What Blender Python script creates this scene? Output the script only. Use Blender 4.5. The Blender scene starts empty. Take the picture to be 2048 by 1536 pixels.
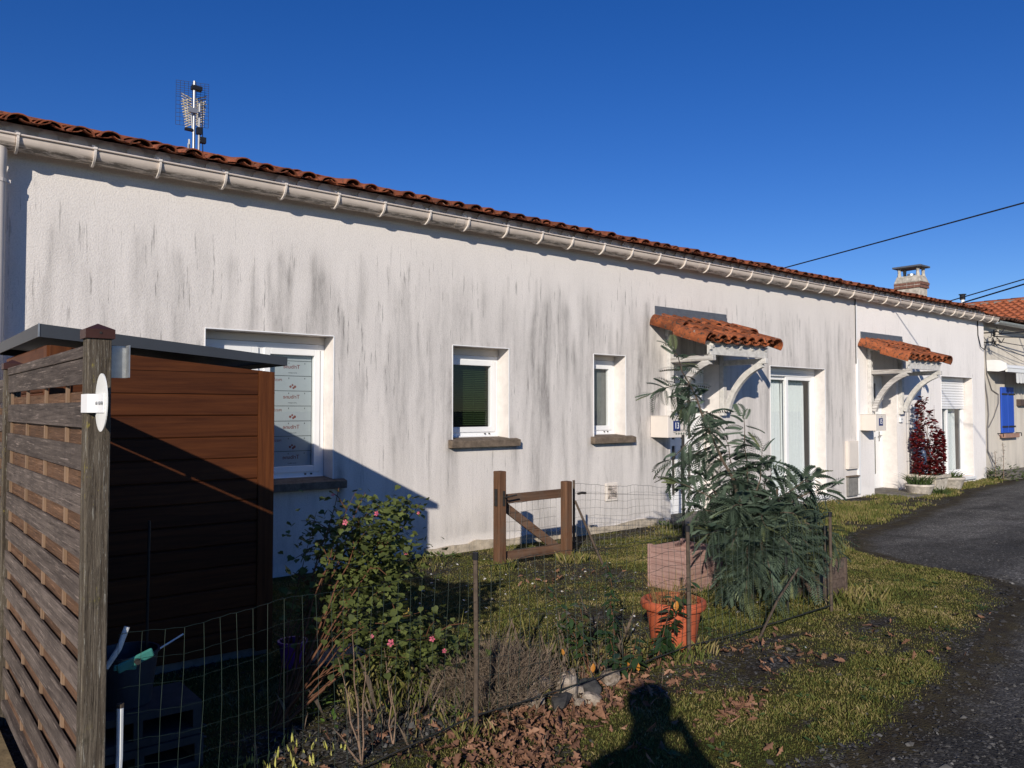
import bpy, bmesh, math, random
import numpy as np
from mathutils import Vector, Matrix, Euler
R = math.radians
random.seed(7)
rng = np.random.default_rng(11)
SC = bpy.context.scene
COL = SC.collection

# ---------------------------------------------------------------- camera, sky, sun, exposure
EYE = 1.5
cam = bpy.data.cameras.new('camera')
cam.sensor_width = 36.0
cam.lens = 1590 / 2048 * 36.0
cam.clip_start = 0.01
cam.clip_end = 2000
co = bpy.data.objects.new('camera', cam)
COL.objects.link(co)
co.location = (0, 0, EYE)
co.rotation_euler = (R(90 + 1.87), 0, R(50.9 - 90))
SC.camera = co

SUN_AZ, SUN_EL = 40.2, 20.9            # direction the light travels, measured from +X; height of the sun
world = bpy.data.worlds.new('World')
SC.world = world
world.use_nodes = True
wn = world.node_tree.nodes
wl = world.node_tree.links
sky = wn.new('ShaderNodeTexSky')
sky.sky_type = 'NISHITA'
sky.sun_disc = False
sky.sun_elevation = R(SUN_EL)
sky.sun_rotation = R(90 - (SUN_AZ + 180))
sky.altitude = 700
sky.air_density = 0.9
sky.dust_density = 0.0
sky.ozone_density = 3.5
hsv = wn.new('ShaderNodeHueSaturation')
hsv.inputs['Hue'].default_value = 0.518
hsv.inputs['Saturation'].default_value = 1.285
wl.new(sky.outputs[0], hsv.inputs['Color'])
wl.new(hsv.outputs[0], wn['Background'].inputs[0])
wn['Background'].inputs[1].default_value = 0.106
sun = bpy.data.lights.new('sun', 'SUN')
sun.energy = 4.8
sun.angle = R(0.5)
sun.color = (1.0, 0.92, 0.80)
so = bpy.data.objects.new('sun', sun)
COL.objects.link(so)
ca, ce = R(SUN_AZ), R(SUN_EL)
so.rotation_euler = Vector((math.cos(ca) * math.cos(ce), math.sin(ca) * math.cos(ce), -math.sin(ce))).to_track_quat('-Z', 'Y').to_euler()
SC.view_settings.view_transform = 'Standard'
SC.view_settings.look = 'None'
SC.view_settings.exposure = 0.0
SC.view_settings.gamma = 1.0
SC.view_settings.use_curve_mapping = False

# ---------------------------------------------------------------- helpers
WLOC = {}


def attach(o, parent):
    if parent is not None:
        o.parent = parent
        o.matrix_parent_inverse = Matrix.Translation(-WLOC.get(parent.name, Vector((0, 0, 0))))
    return o


def tag(o, label=None, cat=None, group=None, kind=None):
    if label: o['label'] = label
    if cat: o['category'] = cat
    if group: o['group'] = group
    if kind: o['kind'] = kind
    return o


def thing(name, loc, label, cat, group=None):
    o = bpy.data.objects.new(name, None)
    o.empty_display_size = 0.1
    COL.objects.link(o)
    o.location = loc
    WLOC[o.name] = Vector(loc)
    return tag(o, label, cat, group)


class MB:
    def __init__(s):
        s.v = []
        s.f = []

    def add(s, vs, fs):
        n = len(s.v)
        s.v += [tuple(v) for v in vs]
        s.f += [tuple(i + n for i in f) for f in fs]
        return s

    BF = [(0, 3, 2, 1), (4, 5, 6, 7), (0, 1, 5, 4), (1, 2, 6, 5), (2, 3, 7, 6), (3, 0, 4, 7)]

    def box(s, x0, x1, y0, y1, z0, z1):
        return s.add([(x0, y0, z0), (x1, y0, z0), (x1, y1, z0), (x0, y1, z0), (x0, y0, z1), (x1, y0, z1), (x1, y1, z1), (x0, y1, z1)], MB.BF)

    def bar(s, a, b, w, h, up=(0, 0, 1)):
        a, b = Vector(a), Vector(b)
        d = (b - a).normalized()
        u = Vector(up)
        if abs(d.dot(u)) > 0.99: u = Vector((0, 1, 0))
        sx = d.cross(u).normalized() * (w / 2)
        sz = sx.cross(d).normalized() * (h / 2)
        vs = []
        for p in (a, b):
            vs += [p - sx - sz, p + sx - sz, p + sx + sz, p - sx + sz]
        return s.add(vs, [(0, 1, 2, 3), (7, 6, 5, 4), (0, 4, 5, 1), (1, 5, 6, 2), (2, 6, 7, 3), (3, 7, 4, 0)])

    def tube(s, pts, r, n=6, caps=True):
        pts = [Vector(p) for p in pts]
        m = len(pts)
        rr = r if hasattr(r, '__len__') else [r] * m
        vs, fs = [], []
        u = None
        for i, p in enumerate(pts):
            t = (pts[min(i + 1, m - 1)] - pts[max(i - 1, 0)])
            t = t.normalized() if t.length > 1e-9 else Vector((0, 0, 1))
            if u is None:
                u = t.orthogonal().normalized()
            else:
                u = (u - t * u.dot(t))
                u = u.normalized() if u.length > 1e-6 else t.orthogonal().normalized()
            w = t.cross(u)
            for k in range(n):
                a = 2 * math.pi * k / n
                vs.append(p + (u * math.cos(a) + w * math.sin(a)) * rr[i])
        for i in range(m - 1):
            for k in range(n):
                k2 = (k + 1) % n
                fs.append((i * n + k, i * n + k2, (i + 1) * n + k2, (i + 1) * n + k))
        if caps:
            fs.append(tuple(range(n - 1, -1, -1)))
            fs.append(tuple(range((m - 1) * n, m * n)))
        return s.add(vs, fs)

    def lathe(s, prof, c, n=24):
        c = Vector(c)
        vs, fs = [], []
        for r, z in prof:
            for k in range(n):
                a = 2 * math.pi * k / n
                vs.append(c + Vector((r * math.cos(a), r * math.sin(a), z)))
        for i in range(len(prof) - 1):
            for k in range(n):
                k2 = (k + 1) % n
                fs.append((i * n + k, i * n + k2, (i + 1) * n + k2, (i + 1) * n + k))
        return s.add(vs, fs)

    def prism(s, poly, axis, a, b):
        """poly: 2D outline; axis 0 -> (y,z) outline swept along x, axis 1 -> (x,z) along y, axis 2 -> (x,y) along z"""
        def P(p, t):
            return (t, p[0], p[1]) if axis == 0 else ((p[0], t, p[1]) if axis == 1 else (p[0], p[1], t))
        n = len(poly)
        vs = [P(p, a) for p in poly] + [P(p, b) for p in poly]
        fs = [tuple(range(n - 1, -1, -1)), tuple(range(n, 2 * n))]
        for i in range(n):
            j = (i + 1) % n
            fs.append((i, j, n + j, n + i))
        return s.add(vs, fs)

    def mesh(s, name, smooth=False, fix=True):
        me = bpy.data.meshes.new(name)
        me.from_pydata(s.v, [], s.f)
        if fix:
            bm = bmesh.new()
            bm.from_mesh(me)
            bmesh.ops.recalc_face_normals(bm, faces=bm.faces)
            bm.to_mesh(me)
            bm.free()
        if smooth:
            me.polygons.foreach_set('use_smooth', [True] * len(me.polygons))
        me.update()
        return me

    def build(s, name, m, parent=None, smooth=False, bevel=0, fix=True):
        me = s.mesh(name, smooth, fix)
        me.materials.append(m)
        o = bpy.data.objects.new(name, me)
        COL.objects.link(o)
        attach(o, parent)
        if bevel:
            b = o.modifiers.new('bevel', 'BEVEL')
            b.width = bevel
            b.segments = 2
            b.limit_method = 'ANGLE'
            b.angle_limit = R(40)
        if smooth and hasattr(me, 'set_sharp_from_angle'):
            me.set_sharp_from_angle(angle=R(40))
        return o


def inst(name, me, parent, loc, rot=(0, 0, 0), scale=(1, 1, 1)):
    o = bpy.data.objects.new(name, me)
    COL.objects.link(o)
    attach(o, parent)
    o.location = loc
    o.rotation_euler = rot
    o.scale = scale
    return o


def scatter_mesh(name, tv, tf, mats, m, smooth=False):
    """many transformed copies of one small template joined in one mesh; mats: (N,4,4)"""
    tv = np.asarray(tv, float)
    N, n = len(mats), len(tv)
    hv = np.concatenate([tv, np.ones((n, 1))], 1)
    V = np.einsum('nij,kj->nki', mats, hv)[:, :, :3].reshape(-1, 3)
    loops = np.concatenate([np.asarray(f) for f in tf])
    cnt = np.array([len(f) for f in tf])
    L = (loops[None, :] + (np.arange(N) * n)[:, None]).reshape(-1)
    cnts = np.tile(cnt, N)
    starts = np.concatenate([[0], np.cumsum(cnts)[:-1]])
    me = bpy.data.meshes.new(name)
    me.vertices.add(len(V))
    me.vertices.foreach_set('co', V.reshape(-1).astype(np.float32))
    me.loops.add(len(L))
    me.loops.foreach_set('vertex_index', L.astype(np.int32))
    me.polygons.add(len(cnts))
    me.polygons.foreach_set('loop_start', starts.astype(np.int32))
    try:
        me.polygons.foreach_set('loop_total', cnts.astype(np.int32))
    except Exception:
        pass
    me.update(calc_edges=True)
    me.validate()
    at = me.attributes.new('tint', 'FLOAT', 'POINT')
    at.data.foreach_set('value', np.repeat(rng.random(N), n).astype(np.float32))
    if smooth:
        me.polygons.foreach_set('use_smooth', [True] * len(me.polygons))
    me.materials.append(m)
    return me


def scatter(name, tv, tf, mats, m, parent=None, kind='stuff', smooth=False):
    o = bpy.data.objects.new(name, scatter_mesh(name, tv, tf, mats, m, smooth))
    COL.objects.link(o)
    attach(o, parent)
    if kind: o['kind'] = kind
    return o


def xf(loc, rot, sc):
    return np.array(Matrix.LocRotScale(Vector(loc), rot if not isinstance(rot, (tuple, list)) else Euler(rot), Vector(sc) if hasattr(sc, '__len__') else Vector((sc, sc, sc))))


def aim(d, roll=0.0):
    """rotation taking local +Y to d and local +Z as near up as possible, then rolled about d"""
    d = Vector(d).normalized()
    up = Vector((0, 0, 1))
    x = d.cross(up)
    x = x.normalized() if x.length > 1e-4 else Vector((1, 0, 0))
    z = x.cross(d)
    m = Matrix((x, d, z)).transposed()
    return (m @ Matrix.Rotation(roll, 3, 'Y')).to_quaternion()


_LAT = rng.random((256, 256))


def vnoise(x, y, s=1.0, seed=0):
    x = np.asarray(x, float) * s + seed * 17.31
    y = np.asarray(y, float) * s + seed * 5.77
    xi, yi = np.floor(x).astype(int), np.floor(y).astype(int)
    fx, fy = x - xi, y - yi
    fx, fy = fx * fx * (3 - 2 * fx), fy * fy * (3 - 2 * fy)
    g = lambda a, b: _LAT[a % 256, b % 256]
    return (g(xi, yi) * (1 - fx) + g(xi + 1, yi) * fx) * (1 - fy) + (g(xi, yi + 1) * (1 - fx) + g(xi + 1, yi + 1) * fx) * fy


def fbm(x, y, s=1.0, seed=0, o=4):
    r, a, t = 0, 0.5, 0
    for i in range(o):
        r = r + a * vnoise(x, y, s * 2 ** i, seed + i * 3)
        t += a
        a *= 0.55
    return r / t


# ---------------------------------------------------------------- materials
class NT:
    def __init__(s, name):
        s.m = bpy.data.materials.new(name)
        s.m.use_nodes = True
        s.n = s.m.node_tree.nodes
        s.l = s.m.node_tree.links
        s.b = s.n['Principled BSDF']
        s.pos = s.n.new('ShaderNodeNewGeometry').outputs['Position']

    def link(s, a, b): s.l.new(a, b)

    def val(s, x, sock):
        if hasattr(x, 'is_output'): s.l.new(x, sock)
        else: sock.default_value = x

    def map(s, scale=(1, 1, 1), src=None):
        m = s.n.new('ShaderNodeMapping')
        s.l.new(src or s.pos, m.inputs[0])
        m.inputs['Scale'].default_value = scale
        return m.outputs[0]

    def noise(s, scale, detail=5, rough=.6, vec=None, dist=0):
        t = s.n.new('ShaderNodeTexNoise')
        s.l.new(vec or s.pos, t.inputs['Vector'])
        t.inputs['Scale'].default_value = scale
        t.inputs['Detail'].default_value = detail
        t.inputs['Roughness'].default_value = rough
        t.inputs['Distortion'].default_value = dist
        return t.outputs[0]

    def voro(s, scale, out='Color', vec=None):
        t = s.n.new('ShaderNodeTexVoronoi')
        s.l.new(vec or s.pos, t.inputs['Vector'])
        t.inputs['Scale'].default_value = scale
        return t.outputs[out]

    def ramp(s, f, stops):
        r = s.n.new('ShaderNodeValToRGB')
        s.val(f, r.inputs[0])
        e = r.color_ramp.elements
        while len(e) < len(stops): e.new(0.5)
        for el, (p, c) in zip(e, stops):
            el.position = p
            c = c if hasattr(c, '__len__') else (c, c, c)
            el.color = (*c[:3], 1)
        return r.outputs[0]

    def mix(s, f, a, b, mode='MIX'):
        m = s.n.new('ShaderNodeMix')
        m.data_type = 'RGBA'
        m.blend_type = mode
        s.val(f, m.inputs[0])
        for x, k in ((a, 6), (b, 7)):
            if isinstance(x, (tuple, list)): x = (*x[:3], 1)
            s.val(x, m.inputs[k])
        return m.outputs[2]

    def math(s, op, a, b=0.0):
        m = s.n.new('ShaderNodeMath')
        m.operation = op
        s.val(a, m.inputs[0])
        s.val(b, m.inputs[1])
        return m.outputs[0]

    def attr(s, name):
        a = s.n.new('ShaderNodeAttribute')
        a.attribute_name = name
        return a.outputs['Fac']

    def rand(s):
        return s.n.new('ShaderNodeObjectInfo').outputs['Random']

    def z(s, k=2):
        x = s.n.new('ShaderNodeSeparateXYZ')
        s.l.new(s.pos, x.inputs[0])
        return x.outputs[k]

    def bump(s, h, strength=.3, dist=.004):
        b = s.n.new('ShaderNodeBump')
        b.inputs['Strength'].default_value = strength
        b.inputs['Distance'].default_value = dist
        s.l.new(h, b.inputs['Height'])
        s.l.new(b.outputs[0], s.b.inputs['Normal'])

    def done(s, col, rough=.8, spec=.3, metal=0.0):
        if isinstance(col, (tuple, list)): col = (*col[:3], 1)
        s.val(col, s.b.inputs['Base Color'])
        s.val(rough, s.b.inputs['Roughness'])
        s.b.inputs['Specular IOR Level'].default_value = spec
        s.b.inputs['Metallic'].default_value = metal
        return s.m


def simple(name, col, rough=.7, var=.25, scale=12, stretch=(1, 1, 1), bump=0, bscale=80, spec=.3, metal=0, col2=None, rnd=0, dist=.003):
    t = NT(name)
    v = t.map(stretch)
    lo = tuple(c * (1 - var) for c in col)
    hi = col2 or tuple(min(1, c * (1 + var)) for c in col)
    c = t.ramp(t.noise(scale, 6, .65, v), [(.3, lo), (.7, hi)])
    if rnd:
        k = t.ramp(t.rand(), [(0, 1 - rnd), (1, 1 + rnd)])
        c = t.mix(1.0, c, k, 'MULTIPLY')
    if bump: t.bump(t.noise(bscale, 4, .6, v), bump, dist)
    return t.done(c, rough, spec, metal)


def leafmat(name, dark, light, trans=.25, rough=.5, spec=.35, extra=None):
    t = NT(name)
    f = t.math('ADD', t.math('MULTIPLY', t.attr('tint'), .55), t.math('MULTIPLY', t.rand(), .45))
    n = t.noise(26, 2, .5)
    f = t.math('ADD', t.math('MULTIPLY', f, .7), t.math('MULTIPLY', n, .4))
    st = [(.1, dark), (.75, light)]
    if extra: st.append((.95, extra))
    c = t.ramp(f, st)
    t.done(c, rough, spec)
    tr = t.n.new('ShaderNodeBsdfTranslucent')
    t.l.new(c, tr.inputs[0])
    mx = t.n.new('ShaderNodeMixShader')
    mx.inputs[0].default_value = trans
    t.l.new(t.b.outputs[0], mx.inputs[1])
    t.l.new(tr.outputs[0], mx.inputs[2])
    out = [n for n in t.n if n.type == 'OUTPUT_MATERIAL'][0]
    t.l.new(mx.outputs[0], out.inputs[0])
    return t.m


def stucco(name, base, streak=1.0):
    t = NT(name)
    st = t.attr('stain')
    # thin dark algae runs
    v = t.map((42, 42, 2.6))
    thin = t.ramp(t.noise(1.0, 4, .65, v), [(.60, 0), (.66, 1)])
    gate = t.ramp(t.noise(1.0, 4, .6, t.map((2.4, 2.4, 1.6))), [(.40, 0), (.60, 1)])
    zz = t.z()
    band = t.ramp(t.math('DIVIDE', zz, 3.6), [(.08, .25), (.4, .8), (.8, .9), (.93, 0)])
    thin = t.math('MULTIPLY', t.math('MULTIPLY', thin, gate), band)
    thin = t.math('MULTIPLY', thin, .72 * streak)
    speck = t.noise(44, 4, .75, t.map((1, 1, .16)))
    cloud = t.noise(2.2, 5, .6)
    b = t.mix(t.math('MULTIPLY', cloud, .5), base, tuple(c * .86 for c in base))
    soft = t.math('MULTIPLY', st, t.ramp(speck, [(.3, .55), (.62, 1.0)]))
    c = t.mix(soft, b, (.125, .117, .112))
    c = t.mix(thin, c, (.10, .095, .09))
    gr = t.noise(190, 3, .6)
    rel = t.noise(88, 3, .6)
    c = t.mix(.24, c, t.ramp(rel, [(.34, .55), (.54, 1.0)]), 'MULTIPLY')
    t.bump(rel, .5, .007)
    return t.done(c, .92, .12)


def tilemat(name, a, b, lichen=.5):
    t = NT(name)
    k = t.rand()
    c = t.mix(t.ramp(t.noise(9, 5, .7), [(.35, 0), (.65, 1)]), a, b)
    c = t.mix(1.0, c, t.ramp(k, [(0, .62), (.5, 1.0), (1, 1.3)]), 'MULTIPLY')
    d = t.ramp(t.noise(22, 6, .72), [(.52, 0), (.62, 1)])
    c = t.mix(t.math('MULTIPLY', d, lichen), c, (.045, .036, .03))
    w = t.ramp(t.noise(15, 5, .7, t.map((1, 1.3, 1.1))), [(.64, 0), (.69, 1)])
    c = t.mix(t.math('MULTIPLY', w, lichen * .9), c, (.30, .29, .25))
    y = t.ramp(t.noise(12, 4, .7, t.map((1.3, 1, .9))), [(.68, 0), (.72, 1)])
    c = t.mix(t.math('MULTIPLY', y, lichen * .7), c, (.33, .2, .04))
    t.bump(t.noise(70, 5, .7), .4, .004)
    return t.done(c, .9, .15)


def woodmat(name, dark, light, axis, rough=.8, grain=1.0, knots=True, bump=.35, mottle=None, rnd=.22, spec=.2):
    t = NT(name)
    sc = [42, 42, 42]
    sc[axis] = 2.2
    v = t.map(tuple(sc))
    g = t.noise(1.0 * grain, 5, .7, v, .4)
    c = t.ramp(g, [(.28, dark), (.68, light)])
    if knots:
        s2 = [9, 9, 9]
        s2[axis] = 5
        kn = t.ramp(t.noise(1.0, 2, .4, t.map(tuple(s2))), [(.70, 0), (.75, 1)])
        c = t.mix(t.math('MULTIPLY', kn, .6), c, tuple(x * .45 for x in dark))
    if mottle:
        mo = t.ramp(t.noise(7, 6, .75), [(.45, 0), (.68, 1)])
        c = t.mix(t.math('MULTIPLY', mo, .75), c, mottle)
    if rnd:
        c = t.mix(1.0, c, t.ramp(t.rand(), [(0, 1 - rnd), (1, 1 + rnd)]), 'MULTIPLY')
    f2 = [150, 150, 150]
    f2[axis] = 5
    fine = t.noise(1.0, 4, .75, t.map(tuple(f2)))
    if bump > .5:
        c = t.mix(t.math('MULTIPLY', t.ramp(fine, [(.57, 0), (.66, 1)]), .55), c, tuple(min(.5, x * 2.4) for x in light))
        c = t.mix(t.math('MULTIPLY', t.ramp(fine, [(.34, 1), (.43, 0)]), .7), c, tuple(x * .4 for x in dark))
    t.bump(t.math('ADD', g, t.math('MULTIPLY', fine, .6)), bump, .004)
    return t.done(c, rough, spec)


def glassmat():
    t = NT('window_glass')
    lw = t.n.new('ShaderNodeLayerWeight')
    lw.inputs['Blend'].default_value = .5
    tr = t.n.new('ShaderNodeBsdfTransparent')
    tr.inputs[0].default_value = (.86, .89, .89, 1)
    gl = t.n.new('ShaderNodeBsdfGlossy')
    gl.inputs['Roughness'].default_value = .01
    mx = t.n.new('ShaderNodeMixShader')
    f = t.math('ADD', t.math('MULTIPLY', t.math('POWER', lw.outputs['Facing'], 4.0), .85), .05)
    t.l.new(f, mx.inputs[0])
    t.l.new(tr.outputs[0], mx.inputs[1])
    t.l.new(gl.outputs[0], mx.inputs[2])
    out = [n for n in t.n if n.type == 'OUTPUT_MATERIAL'][0]
    t.l.new(mx.outputs[0], out.inputs[0])
    return t.m


def groundmat():
    t = NT('garden_soil')
    g = t.attr('grass')
    sp = t.voro(70, 'Color')
    sep = t.n.new('ShaderNodeSeparateColor')
    t.l.new(sp, sep.inputs[0])
    soil = t.ramp(t.noise(14, 7, .75), [(.3, (.018, .014, .010)), (.6, (.048, .038, .028)), (.8, (.075, .062, .048))])
    grav = t.ramp(sep.outputs[0], [(.2, (.022, .023, .025)), (.75, (.085, .085, .085)), (.97, (.26, .25, .24))])
    soil = t.mix(t.ramp(t.noise(3.5, 5, .7), [(.42, .1), (.6, .75)]), soil, grav)
    soil = t.mix(t.math('MULTIPLY', t.ramp(t.noise(22, 6, .8), [(.44, 0), (.58, .9)]), t.ramp(g, [(.02, 0), (.25, 1)])), soil, (.062, .052, .018))
    moss = t.ramp(t.noise(9, 7, .75), [(.25, (.022, .023, .007)), (.5, (.060, .058, .014)), (.75, (.105, .082, .022))])
    brk = t.math('ADD', g, t.math('SUBTRACT', t.math('MULTIPLY', t.noise(11, 6, .8), .9), .45))
    c = t.mix(t.ramp(brk, [(.35, 0), (.62, 1)]), soil, moss)
    t.bump(t.math('ADD', t.noise(45, 6, .75), t.math('MULTIPLY', t.voro(70, 'Distance'), -.8)), .8, .02)
    return t.done(c, .95, .1)


def roadmat():
    t = NT('grey_gravel')
    v1 = t.voro(85, 'Color')
    s1 = t.n.new('ShaderNodeSeparateColor')
    t.l.new(v1, s1.inputs[0])
    base = t.ramp(s1.outputs[0], [(.0, (.042, .040, .037)), (.5, (.070, .066, .060)), (.9, (.098, .093, .085)), (.99, (.22, .21, .19))])
    big = t.ramp(t.noise(.8, 7, .75, None, 1.0), [(.34, .62), (.64, 1.45)])
    c = t.mix(1.0, base, big, 'MULTIPLY')
    tr_ = t.n.new('ShaderNodeMapping')
    t.l.new(t.pos, tr_.inputs[0])
    tr_.inputs['Rotation'].default_value = (0, 0, R(-17))
    tr_.inputs['Scale'].default_value = (.16, 1.25, 1)
    c = t.mix(1.0, c, t.ramp(t.noise(1.0, 5, .6, tr_.outputs[0], .4), [(.38, .66), (.62, 1.38)]), 'MULTIPLY')
    e = t.attr('edge')
    brown = t.ramp(t.noise(6, 6, .75), [(.4, (.030, .022, .014)), (.65, (.062, .05, .022))])
    f = t.math('ADD', e, t.math('SUBTRACT', t.math('MULTIPLY', t.noise(4, 6, .8), 1.1), .55))
    c = t.mix(t.ramp(f, [(.35, 0), (.75, .9)]), c, brown)
    t.bump(t.math('ADD', t.math('MULTIPLY', t.voro(85, 'Distance'), -1.0), t.noise(30, 5, .7)), .6, .008)
    return t.done(c, .93, .12)


M = {}
M['stucco13'] = stucco('stained_white_render', (.755, .708, .668), 1.0)
M['stucco15'] = stucco('clean_white_render', (.90, .855, .82), .42)
M['stucco_old'] = stucco('weathered_cream_render', (.70, .64, .55), .8)
M['reveal'] = simple('reveal_render', (.72, .67, .63), .9, .10, 8, bump=.3, bscale=110)
M['pvc'] = simple('white_pvc', (.80, .80, .80), .35, .03, 4, spec=.5)
M['paintedwood'] = simple('painted_board', (.58, .56, .53), .6, .22, 14, (1, 1, 1), .15, 60)
M['flaking'] = woodmat('flaking_white_paint', (.12, .10, .085), (.70, .68, .65), 1, .7, .9, False, .55, (.45, .42, .39), .05)
M['glass'] = glassmat()
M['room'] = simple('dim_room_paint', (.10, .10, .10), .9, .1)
M['sillstone'] = simple('stained_stone_sill', (.15, .115, .085), .9, .4, 20, bump=.4, bscale=60)
M['gutter'] = None
t = NT('beige_pvc_gutter')
dirt = t.math('MULTIPLY', t.ramp(t.noise(7, 7, .8, t.map((1, 5, 5))), [(.44, 0), (.54, 1)]), t.ramp(t.math('SUBTRACT', t.z(), 3.40), [(.0, 1), (.020, .95), (.042, 0)]))
M['gutter'] = t.done(t.mix(t.math('MULTIPLY', dirt, .85), t.ramp(t.noise(5, 4), [(.3, (.60, .515, .44)), (.7, (.70, .605, .525))]), (.07, .055, .035)), .45, .4)
M['pipe'] = simple('beige_pvc_pipe', (.62, .555, .50), .45, .06, 5, spec=.4)
M['clip'] = simple('pale_gutter_clip', (.72, .65, .585), .45, .05, 8, spec=.4)
M['zincgutter'] = simple('zinc_gutter', (.42, .44, .42), .45, .2, 10, metal=.3)
M['tile'] = tilemat('clay_roof_tile', (.26, .082, .038), (.17, .052, .028), .75)
M['tilecan'] = tilemat('orange_canopy_tile', (.36, .105, .040), (.17, .055, .027), 1.0)
M['tileold'] = tilemat('mossy_roof_tile', (.15, .062, .038), (.09, .045, .03), 1.0)
M['tileorange'] = tilemat('orange_roof_tile', (.42, .13, .06), (.33, .10, .048), .25)
M['zinc'] = simple('grey_zinc_flashing', (.115, .125, .145), .5, .15, 10, metal=.2, spec=.4)
M['anthracite'] = simple('anthracite_metal_edge', (.036, .041, .050), .55, .08, 6, spec=.5)
M['galv'] = simple('galvanised_steel', (.40, .41, .41), .45, .2, 25, metal=.7)
M['black'] = simple('black_plastic', (.012, .012, .014), .5, .2, 20, spec=.4)
M['shedplank'] = woodmat('brown_stained_plank', (.045, .0125, .0045), (.108, .034, .0105), 0, .62, .7, True, .25, None, .16, .18)
M['shedside'] = woodmat('brown_stained_side_plank', (.045, .0125, .0045), (.108, .034, .0105), 1, .62, .7, True, .25, None, .16, .18)
M['shedpost'] = woodmat('brown_stained_corner_board', (.05, .0145, .005), (.125, .041, .0125), 2, .62, .7, True, .25, None, .1, .18)
M['fenceplank'] = woodmat('weathered_grey_plank', (.040, .030, .026), (.150, .120, .103), 1, .85, 1.0, True, .7, (.05, .040, .036), .25)
M['fencerear'] = woodmat('weathered_brown_plank', (.048, .026, .016), (.145, .082, .050), 1, .85, 1.0, True, .7, (.10, .05, .024), .25)
M['batten'] = woodmat('pale_batten', (.17, .11, .068), (.31, .205, .135), 2, .85, 1.0, False, .4)
t = NT('lichened_post')
g1 = t.noise(1.0, 6, .75, t.map((70, 70, 3.0)), .6)
g2 = t.noise(1.0, 5, .8, t.map((160, 160, 9)))
c_ = t.ramp(g1, [(.30, (.036, .028, .021)), (.5, (.095, .077, .058)), (.72, (.20, .17, .13))])
c_ = t.mix(t.math('MULTIPLY', t.ramp(g2, [(.58, 0), (.64, 1)]), .75), c_, (.40, .385, .33))
c_ = t.mix(t.math('MULTIPLY', t.ramp(g2, [(.36, 1), (.42, 0)]), .8), c_, (.022, .018, .014))
c_ = t.mix(t.math('MULTIPLY', t.ramp(t.noise(16, 6, .8), [(.56, 0), (.66, 1)]), .7), c_, (.05, .045, .03))
li = t.math('MULTIPLY', t.ramp(t.noise(26, 5, .8, t.map((1, 1, .5))), [(.60, 0), (.65, 1)]), t.ramp(t.z(), [(.0, .0), (.9, .2), (1.0, .9)]))
c_ = t.mix(li, c_, (.24, .20, .055))
t.bump(t.math('ADD', g1, g2), .9, .005)
M['postwood'] = t.done(c_, .92, .12)
M['cap'] = simple('brown_post_cap', (.055, .022, .016), .5, .2, 14, bump=.1)
M['gatewood'] = woodmat('brown_gate_wood', (.075, .034, .018), (.20, .105, .06), 2, .8, .8, True, .5, (.12, .085, .06), .15)
M['gaterail'] = woodmat('brown_gate_rail', (.06, .03, .018), (.165, .095, .06), 0, .8, .8, True, .5, (.12, .09, .07), .15)
M['pink'] = woodmat('pinkish_planter_wood', (.24, .135, .115), (.42, .275, .24), 0, .85, .8, False, .35, None, .1)
M['pinkside'] = woodmat('pinkish_planter_side', (.24, .135, .115), (.42, .275, .24), 1, .85, .8, False, .35, None, .1)
M['darkplanter'] = woodmat('dark_planter_wood', (.06, .042, .034), (.16, .115, .09), 1, .85, .8, True, .4, None, .15)
M['terracotta'] = simple('terracotta_plastic', (.43, .10, .045), .6, .16, 14, bump=.1, spec=.3)
M['wire'] = simple('green_coated_wire', (.016, .030, .023), .5, .3, 12, spec=.4)
M['wiregrey'] = simple('old_grey_wire', (.10, .10, .095), .5, .3, 12, spec=.4)
M['stake'] = simple('rusty_fence_stake', (.085, .062, .045), .7, .35, 25, bump=.2)
M['darkstake'] = simple('dark_fence_stake', (.025, .024, .022), .6, .3, 25)
M['iron'] = simple('dark_iron', (.03, .027, .025), .6, .3, 20)
M['whiteplate'] = simple('white_enamel_plate', (.80, .80, .77), .3, .06, 10, spec=.5)
M['cream'] = simple('cream_letterbox', (.72, .655, .585), .5, .04, 5, spec=.4)
M['enamel'] = simple('blue_enamel', (.020, .035, .16), .25, .05, 5, spec=.6)
M['enamelwhite'] = simple('white_enamel_digit', (.82, .82, .80), .3, .02, 5)
M['concrete'] = simple('pale_concrete', (.21, .20, .185), .95, .25, 14, bump=.4, bscale=90)
M['concdark'] = simple('hollow_block_concrete', (.05, .05, .052), .95, .2, 14, bump=.5, bscale=90)
M['slab'] = simple('stone_doorstep', (.155, .14, .12), .95, .35, 7, bump=.4, bscale=50)
M['oldstone'] = simple('weathered_cast_stone', (.46, .39, .30), .9, .3, 9, bump=.35, bscale=60, col2=(.68, .62, .53))
M['bowl'] = simple('white_cast_bowl', (.48, .43, .37), .9, .4, 14, bump=.25, bscale=60)
M['bucket'] = simple('grey_zinc_bucket', (.05, .058, .075), .5, .2, 10, metal=.2)
M['turq'] = simple('turquoise_plastic', (.05, .22, .18), .5, .1, 20, spec=.4)
M['purple'] = simple('purple_plastic_pot', (.16, .03, .26), .45, .1, 10, spec=.4)
M['blue'] = woodmat('blue_painted_shutter', (.012, .055, .38), (.022, .095, .50), 2, .5, .8, False, .2, None, .04, .4)
M['pinksill'] = simple('brick_sill', (.34, .20, .15), .9, .2, 14, bump=.3)
M['awning'] = simple('white_awning_case', (.80, .80, .78), .4, .03, 5, spec=.5)
M['awncloth'] = simple('grey_white_awning_cloth', (.62, .62, .60), .85, .08, 20)
M['cable'] = simple('black_cable', (.012, .013, .018), .6, .2, 10)
M['cablegrey'] = simple('grey_cable', (.16, .15, .15), .6, .2, 10)
M['curtain'] = simple('white_net_curtain', (.66, .68, .69), .9, .06, 30)
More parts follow.
